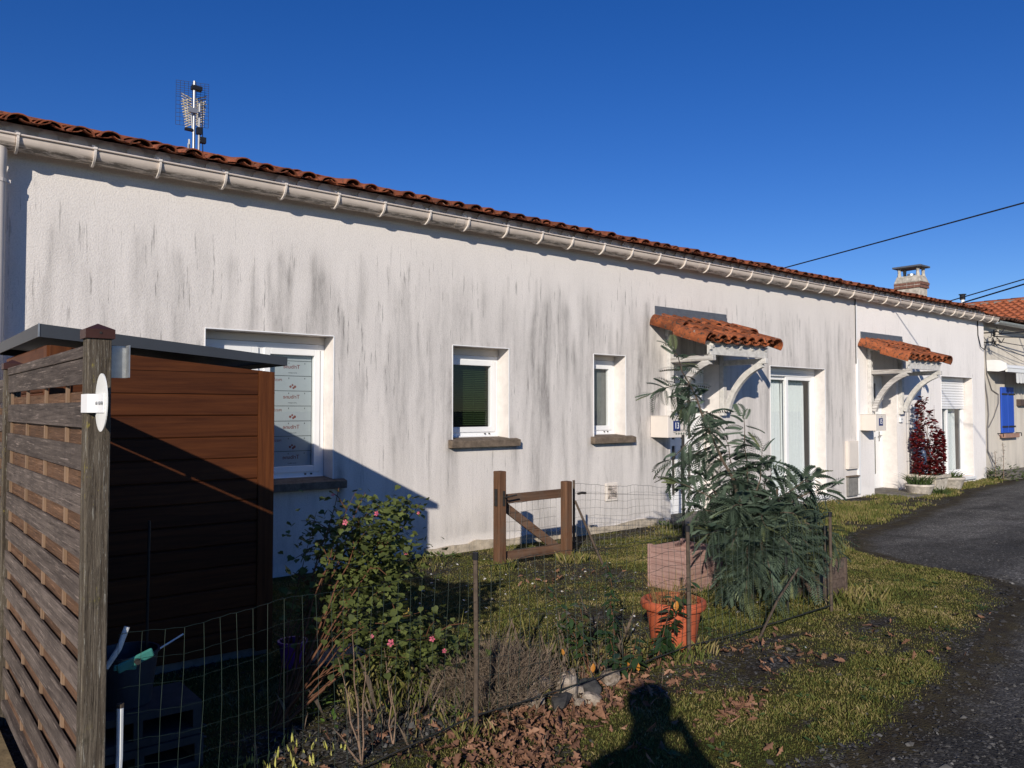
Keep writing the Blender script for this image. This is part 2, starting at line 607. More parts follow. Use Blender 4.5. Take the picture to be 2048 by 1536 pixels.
M['blind'] = simple('green_blind_slat', (.030, .052, .018), .5, .15, 8)
M['board'] = simple('grey_insulation_board', (.40, .43, .45), .8, .04, 4)
M['red'] = simple('red_print', (.22, .07, .06), .8, .1, 30)
M['print'] = simple('dark_print', (.09, .085, .085), .8, .1, 30)
M['chimney'] = simple('chimney_render', (.40, .37, .31), .95, .45, 9, bump=.6, bscale=50, col2=(.66, .61, .53))
M['brick'] = simple('red_brick', (.19, .095, .07), .9, .3, 20, bump=.3)
M['mast'] = simple('aluminium_mast', (.36, .36, .36), .4, .1, 10, metal=.6)
M['antenna'] = simple('yellowed_antenna_rod', (.58, .53, .40), .5, .1, 10)
M['stonepale'] = simple('pale_limestone', (.20, .145, .10), .95, .4, 24, bump=1.0, bscale=38, col2=(.40, .34, .28), dist=.014)
M['stonedark'] = simple('dark_slag_stone', (.05, .048, .047), .9, .5, 25, bump=.7, bscale=50)
M['pebble'] = None
t = NT('gravel_stone')
M['pebble'] = t.done(t.ramp(t.math('ADD', t.math('MULTIPLY', t.attr('tint'), .8), t.math('MULTIPLY', t.noise(60, 3), .25)), [(.1, (.028, .027, .026)), (.66, (.072, .069, .065)), (.90, (.13, .125, .115)), (1.0, (.34, .32, .29))]), .85, .2)
M['bark'] = simple('reddish_stem', (.115, .05, .026), .8, .3, 20, bump=.2)
M['barkgrey'] = simple('grey_brown_bark', (.10, .075, .055), .9, .3, 20, bump=.3)
M['twig'] = simple('pale_dry_twig', (.19, .125, .085), .85, .3, 20)
M['brushtwig'] = simple('brown_dry_twig', (.135, .10, .072), .9, .45, 25)
M['mallow'] = leafmat('mallow_leaf', (.026, .038, .010), (.15, .18, .052), .25, .6, .25, (.28, .29, .13))
M['mallowyellow'] = leafmat('yellowed_leaf', (.40, .27, .05), (.55, .40, .10), .3)
M['petal'] = leafmat('pink_petal', (.62, .10, .17), (.78, .22, .30), .3)
M['mimosa'] = leafmat('mimosa_frond', (.028, .050, .034), (.115, .158, .108), .18, .6, .3, (.26, .29, .15))
M['mimosatip'] = leafmat('young_mimosa_frond', (.085, .115, .055), (.17, .19, .085), .2, .6, .3)
M['laurel'] = leafmat('glossy_dark_leaf', (.012, .028, .010), (.035, .065, .022), .12, .32, .5, (.09, .035, .018))
M['orangeleaf'] = leafmat('orange_leaf', (.45, .16, .02), (.60, .26, .04), .25)
M['redleaf'] = leafmat('dark_red_leaf', (.030, .005, .007), (.19, .018, .018), .2, .5, .3, (.32, .06, .035))
M['strap'] = leafmat('green_strap_leaf', (.035, .06, .015), (.11, .15, .05), .2)
M['shoot'] = leafmat('pale_yellow_shoot', (.34, .36, .05), (.52, .50, .14), .25)
M['rosette'] = leafmat('fresh_green_leaf', (.05, .11, .018), (.14, .21, .04), .25)
M['weedleaf'] = leafmat('weed_leaf', (.03, .06, .015), (.10, .14, .04), .2)
M['weedhead'] = leafmat('grey_seed_head', (.25, .24, .2), (.42, .40, .34), .3)
M['straw'] = leafmat('dry_straw', (.24, .15, .06), (.48, .33, .13), .25, .8, .2)
M['deadleaf'] = leafmat('dead_leaf', (.04, .02, .014), (.25, .13, .080), .12, .75, .2, (.46, .30, .20))
t = NT('grass_blade')
gf = t.math('ADD', t.math('MULTIPLY', t.attr('tint'), .5), t.math('MULTIPLY', t.math('SUBTRACT', t.noise(1.9, 7, .75, None, .8), .5), 1.9))
gf = t.math('ADD', gf, .40)
M['grass'] = t.done(t.ramp(gf, [(.20, (.036, .056, .012)), (.46, (.085, .102, .023)), (.66, (.130, .128, .033)), (.84, (.19, .155, .053)), (.97, (.28, .22, .11))]), .7, .2)
M['sand'] = simple('trodden_sand', (.20, .145, .075), .95, .35, 10, bump=.5, bscale=70, dist=.008)
M['ground'] = groundmat()
M['road'] = roadmat()
M['cloth_dark'] = simple('dark_jacket_cloth', (.03, .032, .04), .9, .2, 20)
M['jeans'] = simple('blue_jeans', (.04, .055, .10), .9, .2, 40)
M['skin'] = simple('skin', (.52, .32, .24), .55, .06, 10)
M['hair'] = simple('brown_hair', (.05, .03, .02), .7, .4, 60)
M['shoe'] = simple('dark_shoe', (.02, .018, .016), .6, .2, 20)

# ---------------------------------------------------------------- setting: ground, gravel drive, yard
YW = 6.9                                  # the plane of the house fronts


def edge_y(x):
    xs = [-60, -3, 0, 1.5, 2.6, 3.07, 3.8, 4.6, 5.29, 6.66, 7.5, 7.85, 7.86, 7.9, 8.3, 9.2, 11.7, 14, 16, 20, 60]
    ys = [.9, 1.3, 1.5, 1.62, 1.72, 1.86, 1.93, 2.02, 2.15, 2.36, 2.56, 2.95, 3.2, 3.6, 4.4, 4.88, 5.22, 5.7, 6.2, 6.55, 6.6]
    xs = np.maximum.accumulate(np.array(xs) + np.arange(len(xs)) * 1e-6)
    x = np.asarray(x, float)
    return np.interp(x, xs, ys) - .10 * np.clip((7.0 - x) / 1.5, 0, 1) * np.clip((x - 2.5), 0, 1) + .16 * (fbm(x, x * 0 + 3, 1.7, 5) - .5) + .07 * (vnoise(x, x * 0, 9, 2) - .5)


def gz(x, y):
    near = np.clip((YW - .25 - np.asarray(y)) / .5, 0, 1)
    return (.05 * (fbm(x, y, .9, 1) - .5) + .02 * (fbm(x, y, 5, 2) - .5)) * near


def grass_mask(x, y):
    """0 bare .. 1 thick turf"""
    x, y = np.asarray(x, float), np.asarray(y, float)
    n = fbm(x, y, 1.5, 9, 5)
    e = np.clip((y - edge_y(x) + .05 + .22 * (fbm(x, y, 4.5, 21) - .5)) / .28, -.4, 1)
    g = .66 + 1.6 * (n - .5)
    inside = (y > 3.05) & (x < 5.6)
    g = np.where(inside, g + .0, g + .08)
    # black gravel bed under the mallow and along the wire fence
    bed = np.exp(-(((x - 1.85) / .75) ** 2 + ((y - 3.38) / .42) ** 2) * 1.2)
    g = g - .8 * bed
    g = g - .45 * np.exp(-(((x - 3.1) / .55) ** 2 + ((y - 3.1) / .25) ** 2))
    # gravel along the foot of the wall
    wl_ = np.clip((y - 6.35) / .25, 0, 1) * np.clip((x - 5.8) / .8, 0, 1)
    g = g - .42 * wl_
    # a few worn patches in the front lawn
    for px, py, rx, ry, k in ((4.15, 2.68, .22, .06, .7), (4.5, 2.5, .2, .05, .6), (3.5, 2.12, .24, .06, .8), (4.7, 2.95, .25, .04, .6), (5.6, 2.75, .25, .05, .5), (2.5, 2.15, .4, .12, .4), (6.3, 2.9, .35, .06, .4), (5.0, 2.35, .2, .05, .4)):
        g = g - k * np.exp(-(((x - px) / rx) ** 2 + ((y - py) / ry) ** 2))
    g = np.where(x < .75, -.3, g)
    return np.clip(g * np.clip(e, 0, 1) + np.where(e < 0, e, 0), 0, 1)


def grid_mesh(name, xs, ys, zf, m, attrs, parent=None):
    X, Y = np.meshgrid(xs, ys)
    Z = zf(X, Y)
    nx, ny = len(xs), len(ys)
    V = np.stack([X, Y, Z], -1).reshape(-1, 3)
    i = (np.arange(ny - 1)[:, None] * nx + np.arange(nx - 1)[None, :]).reshape(-1)
    Fq = np.stack([i, i + 1, i + nx + 1, i + nx], 1)
    me = bpy.data.meshes.new(name)
    me.vertices.add(len(V))
    me.vertices.foreach_set('co', V.reshape(-1).astype(np.float32))
    me.loops.add(Fq.size)
    me.loops.foreach_set('vertex_index', Fq.reshape(-1).astype(np.int32))
    me.polygons.add(len(Fq))
    me.polygons.foreach_set('loop_start', (np.arange(len(Fq)) * 4).astype(np.int32))
    try:
        me.polygons.foreach_set('loop_total', np.full(len(Fq), 4, np.int32))
    except Exception:
        pass
    me.update(calc_edges=True)
    me.polygons.foreach_set('use_smooth', [True] * len(Fq))
    for an, fn in attrs.items():
        a = me.attributes.new(an, 'FLOAT', 'POINT')
        a.data.foreach_set('value', fn(X, Y).reshape(-1).astype(np.float32))
    me.materials.append(m)
    o = bpy.data.objects.new(name, me)
    COL.objects.link(o)
    attach(o, parent)
    return o


far = np.array([12, 30, 80, 200, 600.0])
gx = np.concatenate([(-2 - far)[::-1], np.arange(-2, 9, .05), np.arange(9, 24, .12), 24 + far])
gy = np.concatenate([(-2 - far)[::-1], np.arange(-2, 7.1, .05), 7.1 + far])
ground = grid_mesh('ground', gx, gy, gz, M['ground'], {'grass': grass_mask})
tag(ground, kind='structure')

# the gravel drive: its own sheet 6 mm above, ending in an irregular edge
rx = np.concatenate([[-600, -200, -60, -20], np.arange(-6, 26, .035), [30, 60, 200, 600]])
tt = np.concatenate([[0, .5, .8, .9, .94], np.linspace(.95, 1, 60)])
TX, TT = np.meshgrid(rx, tt)
EY = edge_y(TX)
TY = -200 + (EY + 200) * TT
TY = np.where(TT >= .95, EY - (1 - TT) / .05 * (6.0), -400 + (EY - 6 + 400) * (TT / .95))
ny, nx = TX.shape
V = np.stack([TX, TY, gz(TX, TY) + .004 * np.clip((EY - TY) / .3, .25, 1)], -1).reshape(-1, 3)
i = (np.arange(ny - 1)[:, None] * nx + np.arange(nx - 1)[None, :]).reshape(-1)
mb = MB()
mb.v = [tuple(p) for p in V]
mb.f = [(a, a + 1, a + nx + 1, a + nx) for a in i.tolist()]
me = mb.mesh('gravel_drive', True, False)
a = me.attributes.new('edge', 'FLOAT', 'POINT')
a.data.foreach_set('value', np.clip(1 - (EY - TY) / .45, 0, 1).reshape(-1).astype(np.float32))
me.materials.append(M['road'])
drive = bpy.data.objects.new('gravel_drive', me)
COL.objects.link(drive)
tag(drive, kind='structure')

# sandy yard on the far side of the wooden fence
sy = grid_mesh('sandy_yard', np.arange(-4, .545, .06), np.arange(1.9, 6.85, .06), lambda x, y: .055 + .03 * (fbm(x, y, 2.5, 3) - .5) - .05 * np.clip((2.2 - y) / .3, 0, 1), M['sand'], {})
tag(sy, kind='structure')

# ---------------------------------------------------------------- houses


def streaks_field(xs, zs, spec, seed):
    """painted dirt on a render wall: soft runs, drips under sill ends, grime at the foot"""
    r = np.random.default_rng(seed)
    X, Z = np.meshgrid(xs, zs)
    S = np.zeros_like(X)
    for (xa, xb, n, k, ztop, zlen) in spec['runs']:
        for _ in range(n):
            x0 = r.uniform(xa, xb)
            w = r.uniform(.010, .055)
            z1 = ztop - r.uniform(0, 1) ** 1.5 * 1.1
            L = zlen * r.uniform(.5, 1.7)
            I = k * r.uniform(.15, 1.0) ** 1.8
            a, b = np.searchsorted(xs, (x0 - .3, x0 + .3))
            xx = X[:, a:b] + .02 * np.sin(Z[:, a:b] * 5 + x0 * 9)
            prof = np.clip((z1 - Z[:, a:b]) / .40, 0, 1) ** 1.5 * np.exp(-np.clip(z1 - .2 - Z[:, a:b], 0, 9) / L)
            S[:, a:b] = 1 - (1 - S[:, a:b]) * (1 - I * np.exp(-((xx - x0) / w) ** 2) * prof)
    for _ in range(int(spec.get('fine', 0) * (xs[-1] - xs[0]))):
        x0, z1 = r.uniform(xs[0], xs[-1]), 3.05 - r.uniform(0, 1) ** 1.3 * 1.9
        w, L, I = r.uniform(.008, .022), r.uniform(.12, .7), r.uniform(.08, .42)
        a, b = np.searchsorted(xs, (x0 - .12, x0 + .12))
        prof = np.clip((z1 - Z[:, a:b]) / .06, 0, 1) * np.exp(-np.clip(z1 - Z[:, a:b], 0, 9) / L)
        S[:, a:b] = 1 - (1 - S[:, a:b]) * (1 - I * np.exp(-((X[:, a:b] - x0) / w) ** 2) * prof)
    for (x0, z1, w, L, I) in spec['drips']:
        prof = np.where(Z < z1, np.exp(-(z1 - Z) / L), np.exp(-((Z - z1) / .09) ** 2))
        S = 1 - (1 - S) * (1 - np.clip(I * np.exp(-((X - x0) / w) ** 2) * prof, 0, .95))
    for (xa, xb, z1) in spec['clean']:
        m = np.clip((X - xa) / .06, 0, 1) * np.clip((xb - X) / .06, 0, 1) * np.clip((z1 - Z) / .03, 0, 1) * np.clip(1 - (z1 - Z) / 1.1, 0, 1)
        S = S * (1 - .85 * m)
    gn = fbm(X * 5, Z * .8, 1.0, 7)
    S = 1 - (1 - S) * (1 - spec['wash'] * np.clip((gn - .38) * 2.2, 0, 1) * np.clip((3.3 - Z) / .5, 0, 1))
    S = 1 - (1 - S) * (1 - spec['foot'] * np.clip(1 - Z / .55, 0, 1) ** 1.2 * np.clip((fbm(X, Z, 3, 4) - .25) * 2, 0, 1))
    S = S * np.clip((Z - .03 - .12 * vnoise(X, Z * 0, 2.5, 8)) / .05, .15, 1)
    return np.clip(S * (.42 + 1.1 * fbm(X * 22, Z * 1.6, 1.0, 6, 3)), 0, 1)


def facade(name, x0, x1, z0, z1, y, holes, spec, m, parent, seed, res=.018):
    cut = lambda a, b, ks: np.unique(np.round(np.concatenate([np.arange(a, b, res), [b], [k for k in ks if a < k < b]]), 4))
    xs = cut(x0, x1, [h[0] for h in holes] + [h[1] for h in holes])
    zs = cut(z0, z1, [h[2] for h in holes] + [h[3] for h in holes])
    X, Z = np.meshgrid(xs, zs)
    nx, nz = len(xs), len(zs)
    cx, cz = (xs[1:] + xs[:-1]) / 2, (zs[1:] + zs[:-1]) / 2
    keep = np.ones((nz - 1, nx - 1), bool)
    for h in holes:
        keep &= ~(((cx > h[0]) & (cx < h[1]))[None, :] & ((cz > h[2]) & (cz < h[3]))[:, None])
    i = (np.arange(nz - 1)[:, None] * nx + np.arange(nx - 1)[None, :])[keep]
    F4 = np.stack([i, i + 1, i + nx + 1, i + nx], 1)
    Y = np.full(X.shape, y) + .006 * (fbm(X, Z, .8, 3) - .5)
    V = np.stack([X, Y, Z], -1).reshape(-1, 3)
    me = bpy.data.meshes.new(name)
    me.vertices.add(len(V))
    me.vertices.foreach_set('co', V.reshape(-1).astype(np.float32))
    me.loops.add(F4.size)
    me.loops.foreach_set('vertex_index', F4.reshape(-1).astype(np.int32))
    me.polygons.add(len(F4))
    me.polygons.foreach_set('loop_start', (np.arange(len(F4)) * 4).astype(np.int32))
    try:
        me.polygons.foreach_set('loop_total', np.full(len(F4), 4, np.int32))
    except Exception:
        pass
    me.update(calc_edges=True)
    a = me.attributes.new('stain', 'FLOAT', 'POINT')
    a.data.foreach_set('value', streaks_field(xs, zs, spec, seed).reshape(-1).astype(np.float32))
    me.materials.append(m)
    o = bpy.data.objects.new(name, me)
    COL.objects.link(o)
    return attach(o, parent)


REC = .25


def reveal(house, x0, x1, z0, z1, y=YW, d=REC, floor=True):
    mb = MB()
    e = .001
    mb.add([(x0, y + e, z0), (x0, y + d, z0), (x0, y + d, z1), (x0, y + e, z1)], [(0, 1, 2, 3)])
    mb.add([(x1, y + e, z0), (x1, y + d, z0), (x1, y + d, z1), (x1, y + e, z1)], [(3, 2, 1, 0)])
    mb.add([(x0, y + e, z1), (x1, y + e, z1), (x1, y + d, z1), (x0, y + d, z1)], [(3, 2, 1, 0)])
    if floor:
        mb.add([(x0, y + e, z0), (x1, y + e, z0), (x1, y + d, z0), (x0, y + d, z0)], [(0, 1, 2, 3)])
    return mb.build('reveal', M['reveal'], house, fix=False)


def frame_boxes(mb, x0, x1, y0, y1, z0, z1, w, wb=None):
    wb = wb or w
    mb.box(x0, x0 + w, y0, y1, z0, z1)
    mb.box(x1 - w, x1, y0, y1, z0, z1)
    mb.box(x0 + w, x1 - w, y0, y1, z1 - w, z1)
    mb.box(x0 + w, x1 - w, y0, y1, z0, z0 + wb)


def bead(parent, x0, x1, z0, z1):
    mb = MB()
    for x in (x0, x1):
        mb.box(x - .004, x + .004, YW - .005, YW + .004, z0, z1)
    mb.box(x0 + .004, x1 - .004, YW - .005, YW + .004, z1 - .004, z1 + .004)
    mb.build('corner_bead', M['pvc'], parent)


def window(house, x0, x1, z0, z1, sillz=None, box=.07, mull=None):
    """PVC window set back in its opening: frame > sash, pane, sill, shutter_box"""
    y = YW + REC - .05
    reveal(house, x0, x1, z0, z1)
    zt = z1 - box
    mb = MB()
    frame_boxes(mb, x0 + .002, x1 - .002, y, y + .07, z0 + .03, zt, .055, .06)
    if mull:
        mb.box(mull - .02, mull + .07, y + .002, y + .068, z0 + .09, zt - .055)
    w = mb.build('window', M['pvc'], house, bevel=.004)
    mb = MB()
    mb.box(x0 + .002, x1 - .002, y - .01, y + .06, zt + .002, z1 - .002)
    mb.build('shutter_box', M['cream'], w, bevel=.003)
    panes = [(x0, x1)] if mull is None else [(x0, mull), (mull, x1)]
    for a, b in panes:
        mb = MB()
        frame_boxes(mb, a + .05, b - .05 if b == x1 else b - .004, y - .014, y + .045, z0 + .085, zt - .05, .058)
        mb.build('sash', M['pvc'], w, bevel=.004)
        mb = MB()
        mb.add([(a + .1, y + .015, z0 + .14), (b - .06, y + .015, z0 + .14), (b - .06, y + .015, zt - .105), (a + .1, y + .015, zt - .105)], [(0, 1, 2, 3)])
        mb.build('pane', M['glass'], w, fix=False)
    mb = MB()
    mb.box(x0 + .02, x1 - .02, y - .035, y - .001, z0 + .012, z0 + .045)
    mb.build('drip_rail', M['pvc'], w, bevel=.003)
    mb = MB()
    for dx in (.10, .16):
        mb.tube([(x1 - .03 - dx, y - .016, z0 + .065), (x1 - .03 - dx, y - .001, z0 + .065)], .008, 8)
    mb.build('drain_cap', M['iron'], w)
    if sillz:
        mb = MB()
        mb.prism([(YW - .075, sillz - .08), (YW - .06, sillz - .085), (YW + .0, sillz - .085), (YW + .0, sillz - .01), (YW + REC - .055, sillz + .012), (YW + REC - .055, sillz + .02), (YW + .0, sillz + .005), (YW - .075, sillz - .012)], 0, x0 + .003, x1 - .003)
        mb.prism([(YW - .078, sillz - .084), (YW - .003, sillz - .086), (YW - .003, sillz + .003), (YW - .078, sillz - .014)], 0, x0 - .055, x1 + .11)
        s = mb.build('sill', M['sillstone'], w, bevel=.006)
    bead(w, x0, x1, z0, z1)
    return w, y


def rooms(house, x0, x1, m='room'):
    """side walls, back wall, floor and roof deck, so the house is closed and dark inside"""
    mb = MB()
    zt = 3.60
    ridge = 4.62
    yb, yr = 13.6, 10.25
    for x in (x0 + .002, x1 - .002):
        mb.add([(x, YW + .002, 0), (x, yb, 0), (x, yb, zt), (x, yr, ridge), (x, YW + .002, zt + .02)], [(0, 1, 2, 3, 4)])
    mb.add([(x0, yb, 0), (x1, yb, 0), (x1, yb, zt), (x0, yb, zt)], [(0, 1, 2, 3)])
    mb.build('wall', M['stucco15'], house, fix=False)
    mb = MB()
    mb.add([(x0, YW - .03, zt - .045), (x1, YW - .03, zt - .045), (x1, yr, ridge - .08), (x0, yr, ridge - .08)], [(0, 1, 2, 3)])
    mb.add([(x0, yb + .2, zt - .06), (x1, yb + .2, zt - .06), (x1, yr, ridge), (x0, yr, ridge)], [(0, 1, 2, 3)])
    rf = mb.build('roof', M['tileold'], house, fix=False)
    mb = MB()
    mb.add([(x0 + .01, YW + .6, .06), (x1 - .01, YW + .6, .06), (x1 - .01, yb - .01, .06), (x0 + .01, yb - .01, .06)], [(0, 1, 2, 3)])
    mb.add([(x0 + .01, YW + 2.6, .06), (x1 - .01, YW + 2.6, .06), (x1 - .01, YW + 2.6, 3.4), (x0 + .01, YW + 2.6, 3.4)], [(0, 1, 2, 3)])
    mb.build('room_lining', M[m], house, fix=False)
    return rf


def tile_mesh(name, m, up=True, L=.42, r0=.088, r1=.074, th=.013, n=9, fl=.70):
    vs, fs = [], []
    sg = 1 if up else -1
    for (y, r) in ((0, r0), (L, r1)):
        for rr in (r, r - th):
            for k in range(n):
                a = math.pi * (k / (n - 1)) * .94 + math.pi * .03
                vs.append((math.cos(a) * rr, y, sg * (math.sin(a) * rr * fl - (0 if up else r * fl))))
    A = lambda j, k: j * n + k
    for k in range(n - 1):
        fs.append((A(0, k), A(0, k + 1), A(2, k + 1), A(2, k)))
        fs.append((A(1, k + 1), A(1, k), A(3, k), A(3, k + 1)))
        fs.append((A(0, k), A(1, k), A(1, k + 1), A(0, k + 1)))
        fs.append((A(2, k), A(2, k + 1), A(3, k + 1), A(3, k)))
    fs.append((A(0, 0), A(2, 0), A(3, 0), A(1, 0)))
    fs.append((A(0, n - 1), A(1, n - 1), A(3, n - 1), A(2, n - 1)))
    mb = MB().add(vs, fs)
    me = mb.mesh(name, True)
    me.set_sharp_from_angle(angle=R(50))
    me.materials.append(m)
    return me, mb.v, mb.f


T_COVER, TV, TF = tile_mesh('cover_tile', M['tile'])
T_PAN, PV, PF = tile_mesh('pan_tile', M['tile'], False, .42, .104, .09, .016, 9, .30)
C_COVER, _, _ = tile_mesh('canopy_cover_tile', M['tilecan'], True, .42, .086, .072, .012, 9, .85)
C_PAN, _, _ = tile_mesh('canopy_pan_tile', M['tilecan'], False, .42, .098, .084, .012, 9, .6)
SL = math.atan(.285)
PITCH = .207
EAVE_Y, EAVE_Z = 6.735, 3.60


def tile_roof(roof, x0, x1, courses=10):
    n = int((x1 - x0) / PITCH)
    cm, pm = [], []
    for c in range(courses):
        for i in range(n):
            x = x0 + PITCH * (i + .5)
            s = c * .335
            jy, jz = random.uniform(-.028, .028), random.uniform(-.008, .012)
            yc, zc = EAVE_Y + s * math.cos(SL) + jy, EAVE_Z + s * math.sin(SL) + .012 * c * 0
            rot = (SL - .035 + random.uniform(-.02, .02), random.uniform(-.09, .09), random.uniform(-.06, .06))
            pc = (x + random.uniform(-.008, .008), yc, zc + .002 + jz + (.006 if c == 0 else 0))
            pp = (x + PITCH / 2, yc + .012 + random.uniform(-.012, .012), zc + .012 + jz * .5)
            if c == 0:
                inst('tile', T_COVER, roof, pc, rot)
                inst('tile', T_PAN, roof, pp, rot)
            else:
                cm.append(xf(pc, rot, 1))
                pm.append(xf(pp, rot, 1))
    scatter('cover_tiles', TV, TF, np.array(cm), M['tile'], roof, 'stuff', True)
    scatter('pan_tiles', PV, PF, np.array(pm), M['tile'], roof, 'stuff', True)
    mb = MB()
    yr = EAVE_Y + courses * .335 * math.cos(SL)
    fill = MB()
    for i in range(n):
        xx = x0 + PITCH * (i + .5)
        fill.prism([(xx - .075, 3.545), (xx + .075, 3.545), (xx + .06, 3.60), (xx + .03, 3.63), (xx - .03, 3.63), (xx - .06, 3.60)], 1, YW - .018 - .004 * (i % 3), YW + .02)
    fill.build('eave_mortar', M['reveal'], roof)['kind'] = 'stuff'
    mb.tube([(x0, yr + .1, EAVE_Z + courses * .335 * math.sin(SL) + .1), (x1, yr + .1, EAVE_Z + courses * .335 * math.sin(SL) + .1)], .11, 8)
    mb.build('ridge', M['tile'], roof, True)


def arc(y, z, r, a0, a1, n):
    return [(y + r * math.cos(R(a0 + (a1 - a0) * k / (n - 1))), z + r * math.sin(R(a0 + (a1 - a0) * k / (n - 1)))) for k in range(n)]


GY, GZ, GR = 6.775, 3.49, .092


def gutter(house, x0, x1, step, endcap=None, m='gutter'):
    prof = arc(GY, GZ, GR, 180, 360, 13) + arc(GY, GZ, GR - .004, 360, 180, 13)
    mb = MB()
    xs = np.arange(x0, x1, 2.0).tolist() + [x1]
    mb.prism(prof, 0, x0, x1)
    mb.prism([(GY - GR - .010 + .008 * math.cos(a), GZ + .004 + .008 * math.sin(a)) for a in np.linspace(0, 2 * math.pi, 9)[:-1]], 0, x0, x1)
    g = mb.build('gutter', M[m], house, True)
    br = MB()
    prof = arc(0, -.002, GR + .017, 180, 320, 14) + arc(0, 0, GR + .0005, 320, 180, 14)
    br.prism(prof, 0, -.008, .008)
    br.box(-.012, .012, -GR - .022, -GR + .008, .000, .016)
    me = br.mesh('bracket', False)
    me.materials.append(M['clip'])
    tb = MB()
    tb.bar((0, -.03, .01), (0, .1, .045), .022, .004)
    tb.bar((0, -.05, .018), (0, -.03, .05), .022, .004)
    me2 = tb.mesh('bracket_strap', False)
    me2.materials.append(M['galv'])
    x = x0 + step * .55
    while x < x1:
        x += random.uniform(-.03, .03)
        inst('bracket', me, g, (x, GY, GZ))
        inst('bracket_strap', me2, g, (x, GY, GZ))
        x += step
    sl = MB()
    for xj in np.arange(x0 + 3.75, x1 - 1, 4.0):
        MB().prism(arc(GY, GZ, GR + .003, 181, 359, 12) + arc(GY, GZ, GR + .0005, 359, 181, 12), 0, xj - .05, xj + .05).build('gutter_joint', M['gutter'], g)
    if endcap:
        mb = MB()
        mb.prism(arc(GY, GZ, GR + .004, 180, 360, 14), 0, x1 + .001, x1 + .012)
        mb.build('end_cap', M['clip'], g)
    return g


def text(body, size, m, parent, loc, rot, mirror=False, align='CENTER', ext=.0006, xs=1.0):
    cu = bpy.data.curves.new('lettering', 'FONT')
    cu.body = body
    cu.size = size
    cu.align_x = align
    cu.align_y = 'CENTER'
    cu.extrude = ext
    cu.resolution_u = 3
    cu.offset = size * .006 if size > .05 else 0
    cu.materials.append(m)
    o = bpy.data.objects.new('lettering', cu)
    COL.objects.link(o)
    dgx = bpy.context.evaluated_depsgraph_get()
    me = bpy.data.meshes.new_from_object(o.evaluated_get(dgx))
    bpy.data.objects.remove(o)
    o = inst('lettering', me, parent, loc, rot, (-xs if mirror else xs, 1, 1))
    return o


FACE = (R(90), 0, 0)     # upright, read from the -Y side

# ---- house 13
W1, W2, W3 = (2.233, 3.432, .83, 2.2), (4.798, 5.564, 1.17, 2.186), (6.891, 7.462, 1.16, 2.186)
D13, S13 = (8.32, 9.40, .0, 2.14), (10.666, 12.25, .12, 2.172)
SPLIT, END = 13.25, 18.8
h13 = thing('row_house', (5, YW, 0), 'long white rendered house with grey dirt streaks, two small windows and letterbox 13', 'house')
spec = dict(
    runs=[(-3, 1.2, 40, .26, 3.1, .8), (1.0, 3.8, 120, .34, 3.1, .8), (2.6, 3.7, 12, .55, 2.9, .6), (3.8, 6.2, 130, .30, 3.1, .9), (6.0, 8.2, 140, .36, 3.1, .95), (8.4, 13.2, 210, .38, 3.1, .7), (1.5, 13, 240, .2, 2.7, .8)],
    drips=[(2.9, 2.85, .03, .4, .5), (3.30, 2.72, .05, .5, .48), (3.22, 2.85, .03, .3, .35), (2.45, 2.75, .05, .5, .35), (2.0, 2.75, .05, .5, .3), (2.98, 2.7, .022, .2, .6), (4.2, 2.75, .03, .5, .45), (6.1, 2.7, .05, .6, .45), (6.45, 2.65, .05, .6, .5), (4.77, 1.10, .035, .16, .75), (5.66, 1.10, .05, .35, .55), (6.86, 1.10, .03, .12, .7), (7.57, 1.10, .045, .2, .5), (3.50, .78, .05, .35, .75), (8.02, 1.52, .10, .35, .65), (8.10, 2.2, .07, .9, .55), (8.22, 1.0, .07, .45, .8), (7.95, 1.44, .05, .1, .6), (9.65, 2.55, .25, .25, .35), (4.79, 1.25, .05, .2, .35), (5.58, 1.25, .05, .2, .4), (3.5, .9, .06, .2, .3)],
    clean=[(4.83, 5.62, 1.09), (6.92, 7.52, 1.09), (9.5, 10.6, 2.7)],
    wash=.20, foot=.5, fine=26)
facade('wall', -3, SPLIT, -.1, 3.64, YW, [W1, W2, W3, D13, S13], spec, M['stucco13'], h13, 3)
roof13 = rooms(h13, -3, SPLIT)
tile_roof(roof13, -3, SPLIT)
gutter(h13, -3, SPLIT - .002, .5)
# weathered pale plaster patches along the foot of the wall
mb = MB()
random.seed(5)
xs = np.arange(4.45, 8.2, .05)
zt = .05 + .05 * fbm(xs, xs * 0, 3, 2) + .05 * vnoise(xs, xs * 0, 7, 4)
for k in range(len(xs) - 1):
    mb.prism([(xs[k], -.05), (xs[k + 1], -.05), (xs[k + 1], float(zt[k + 1])), (xs[k], float(zt[k]))], 1, YW - .022 - .008 * random.random(), YW - .003)
mb.build('plinth', simple('bare_plaster_foot', (.42, .36, .28), .95, .35, 14, bump=.5, bscale=60), h13)

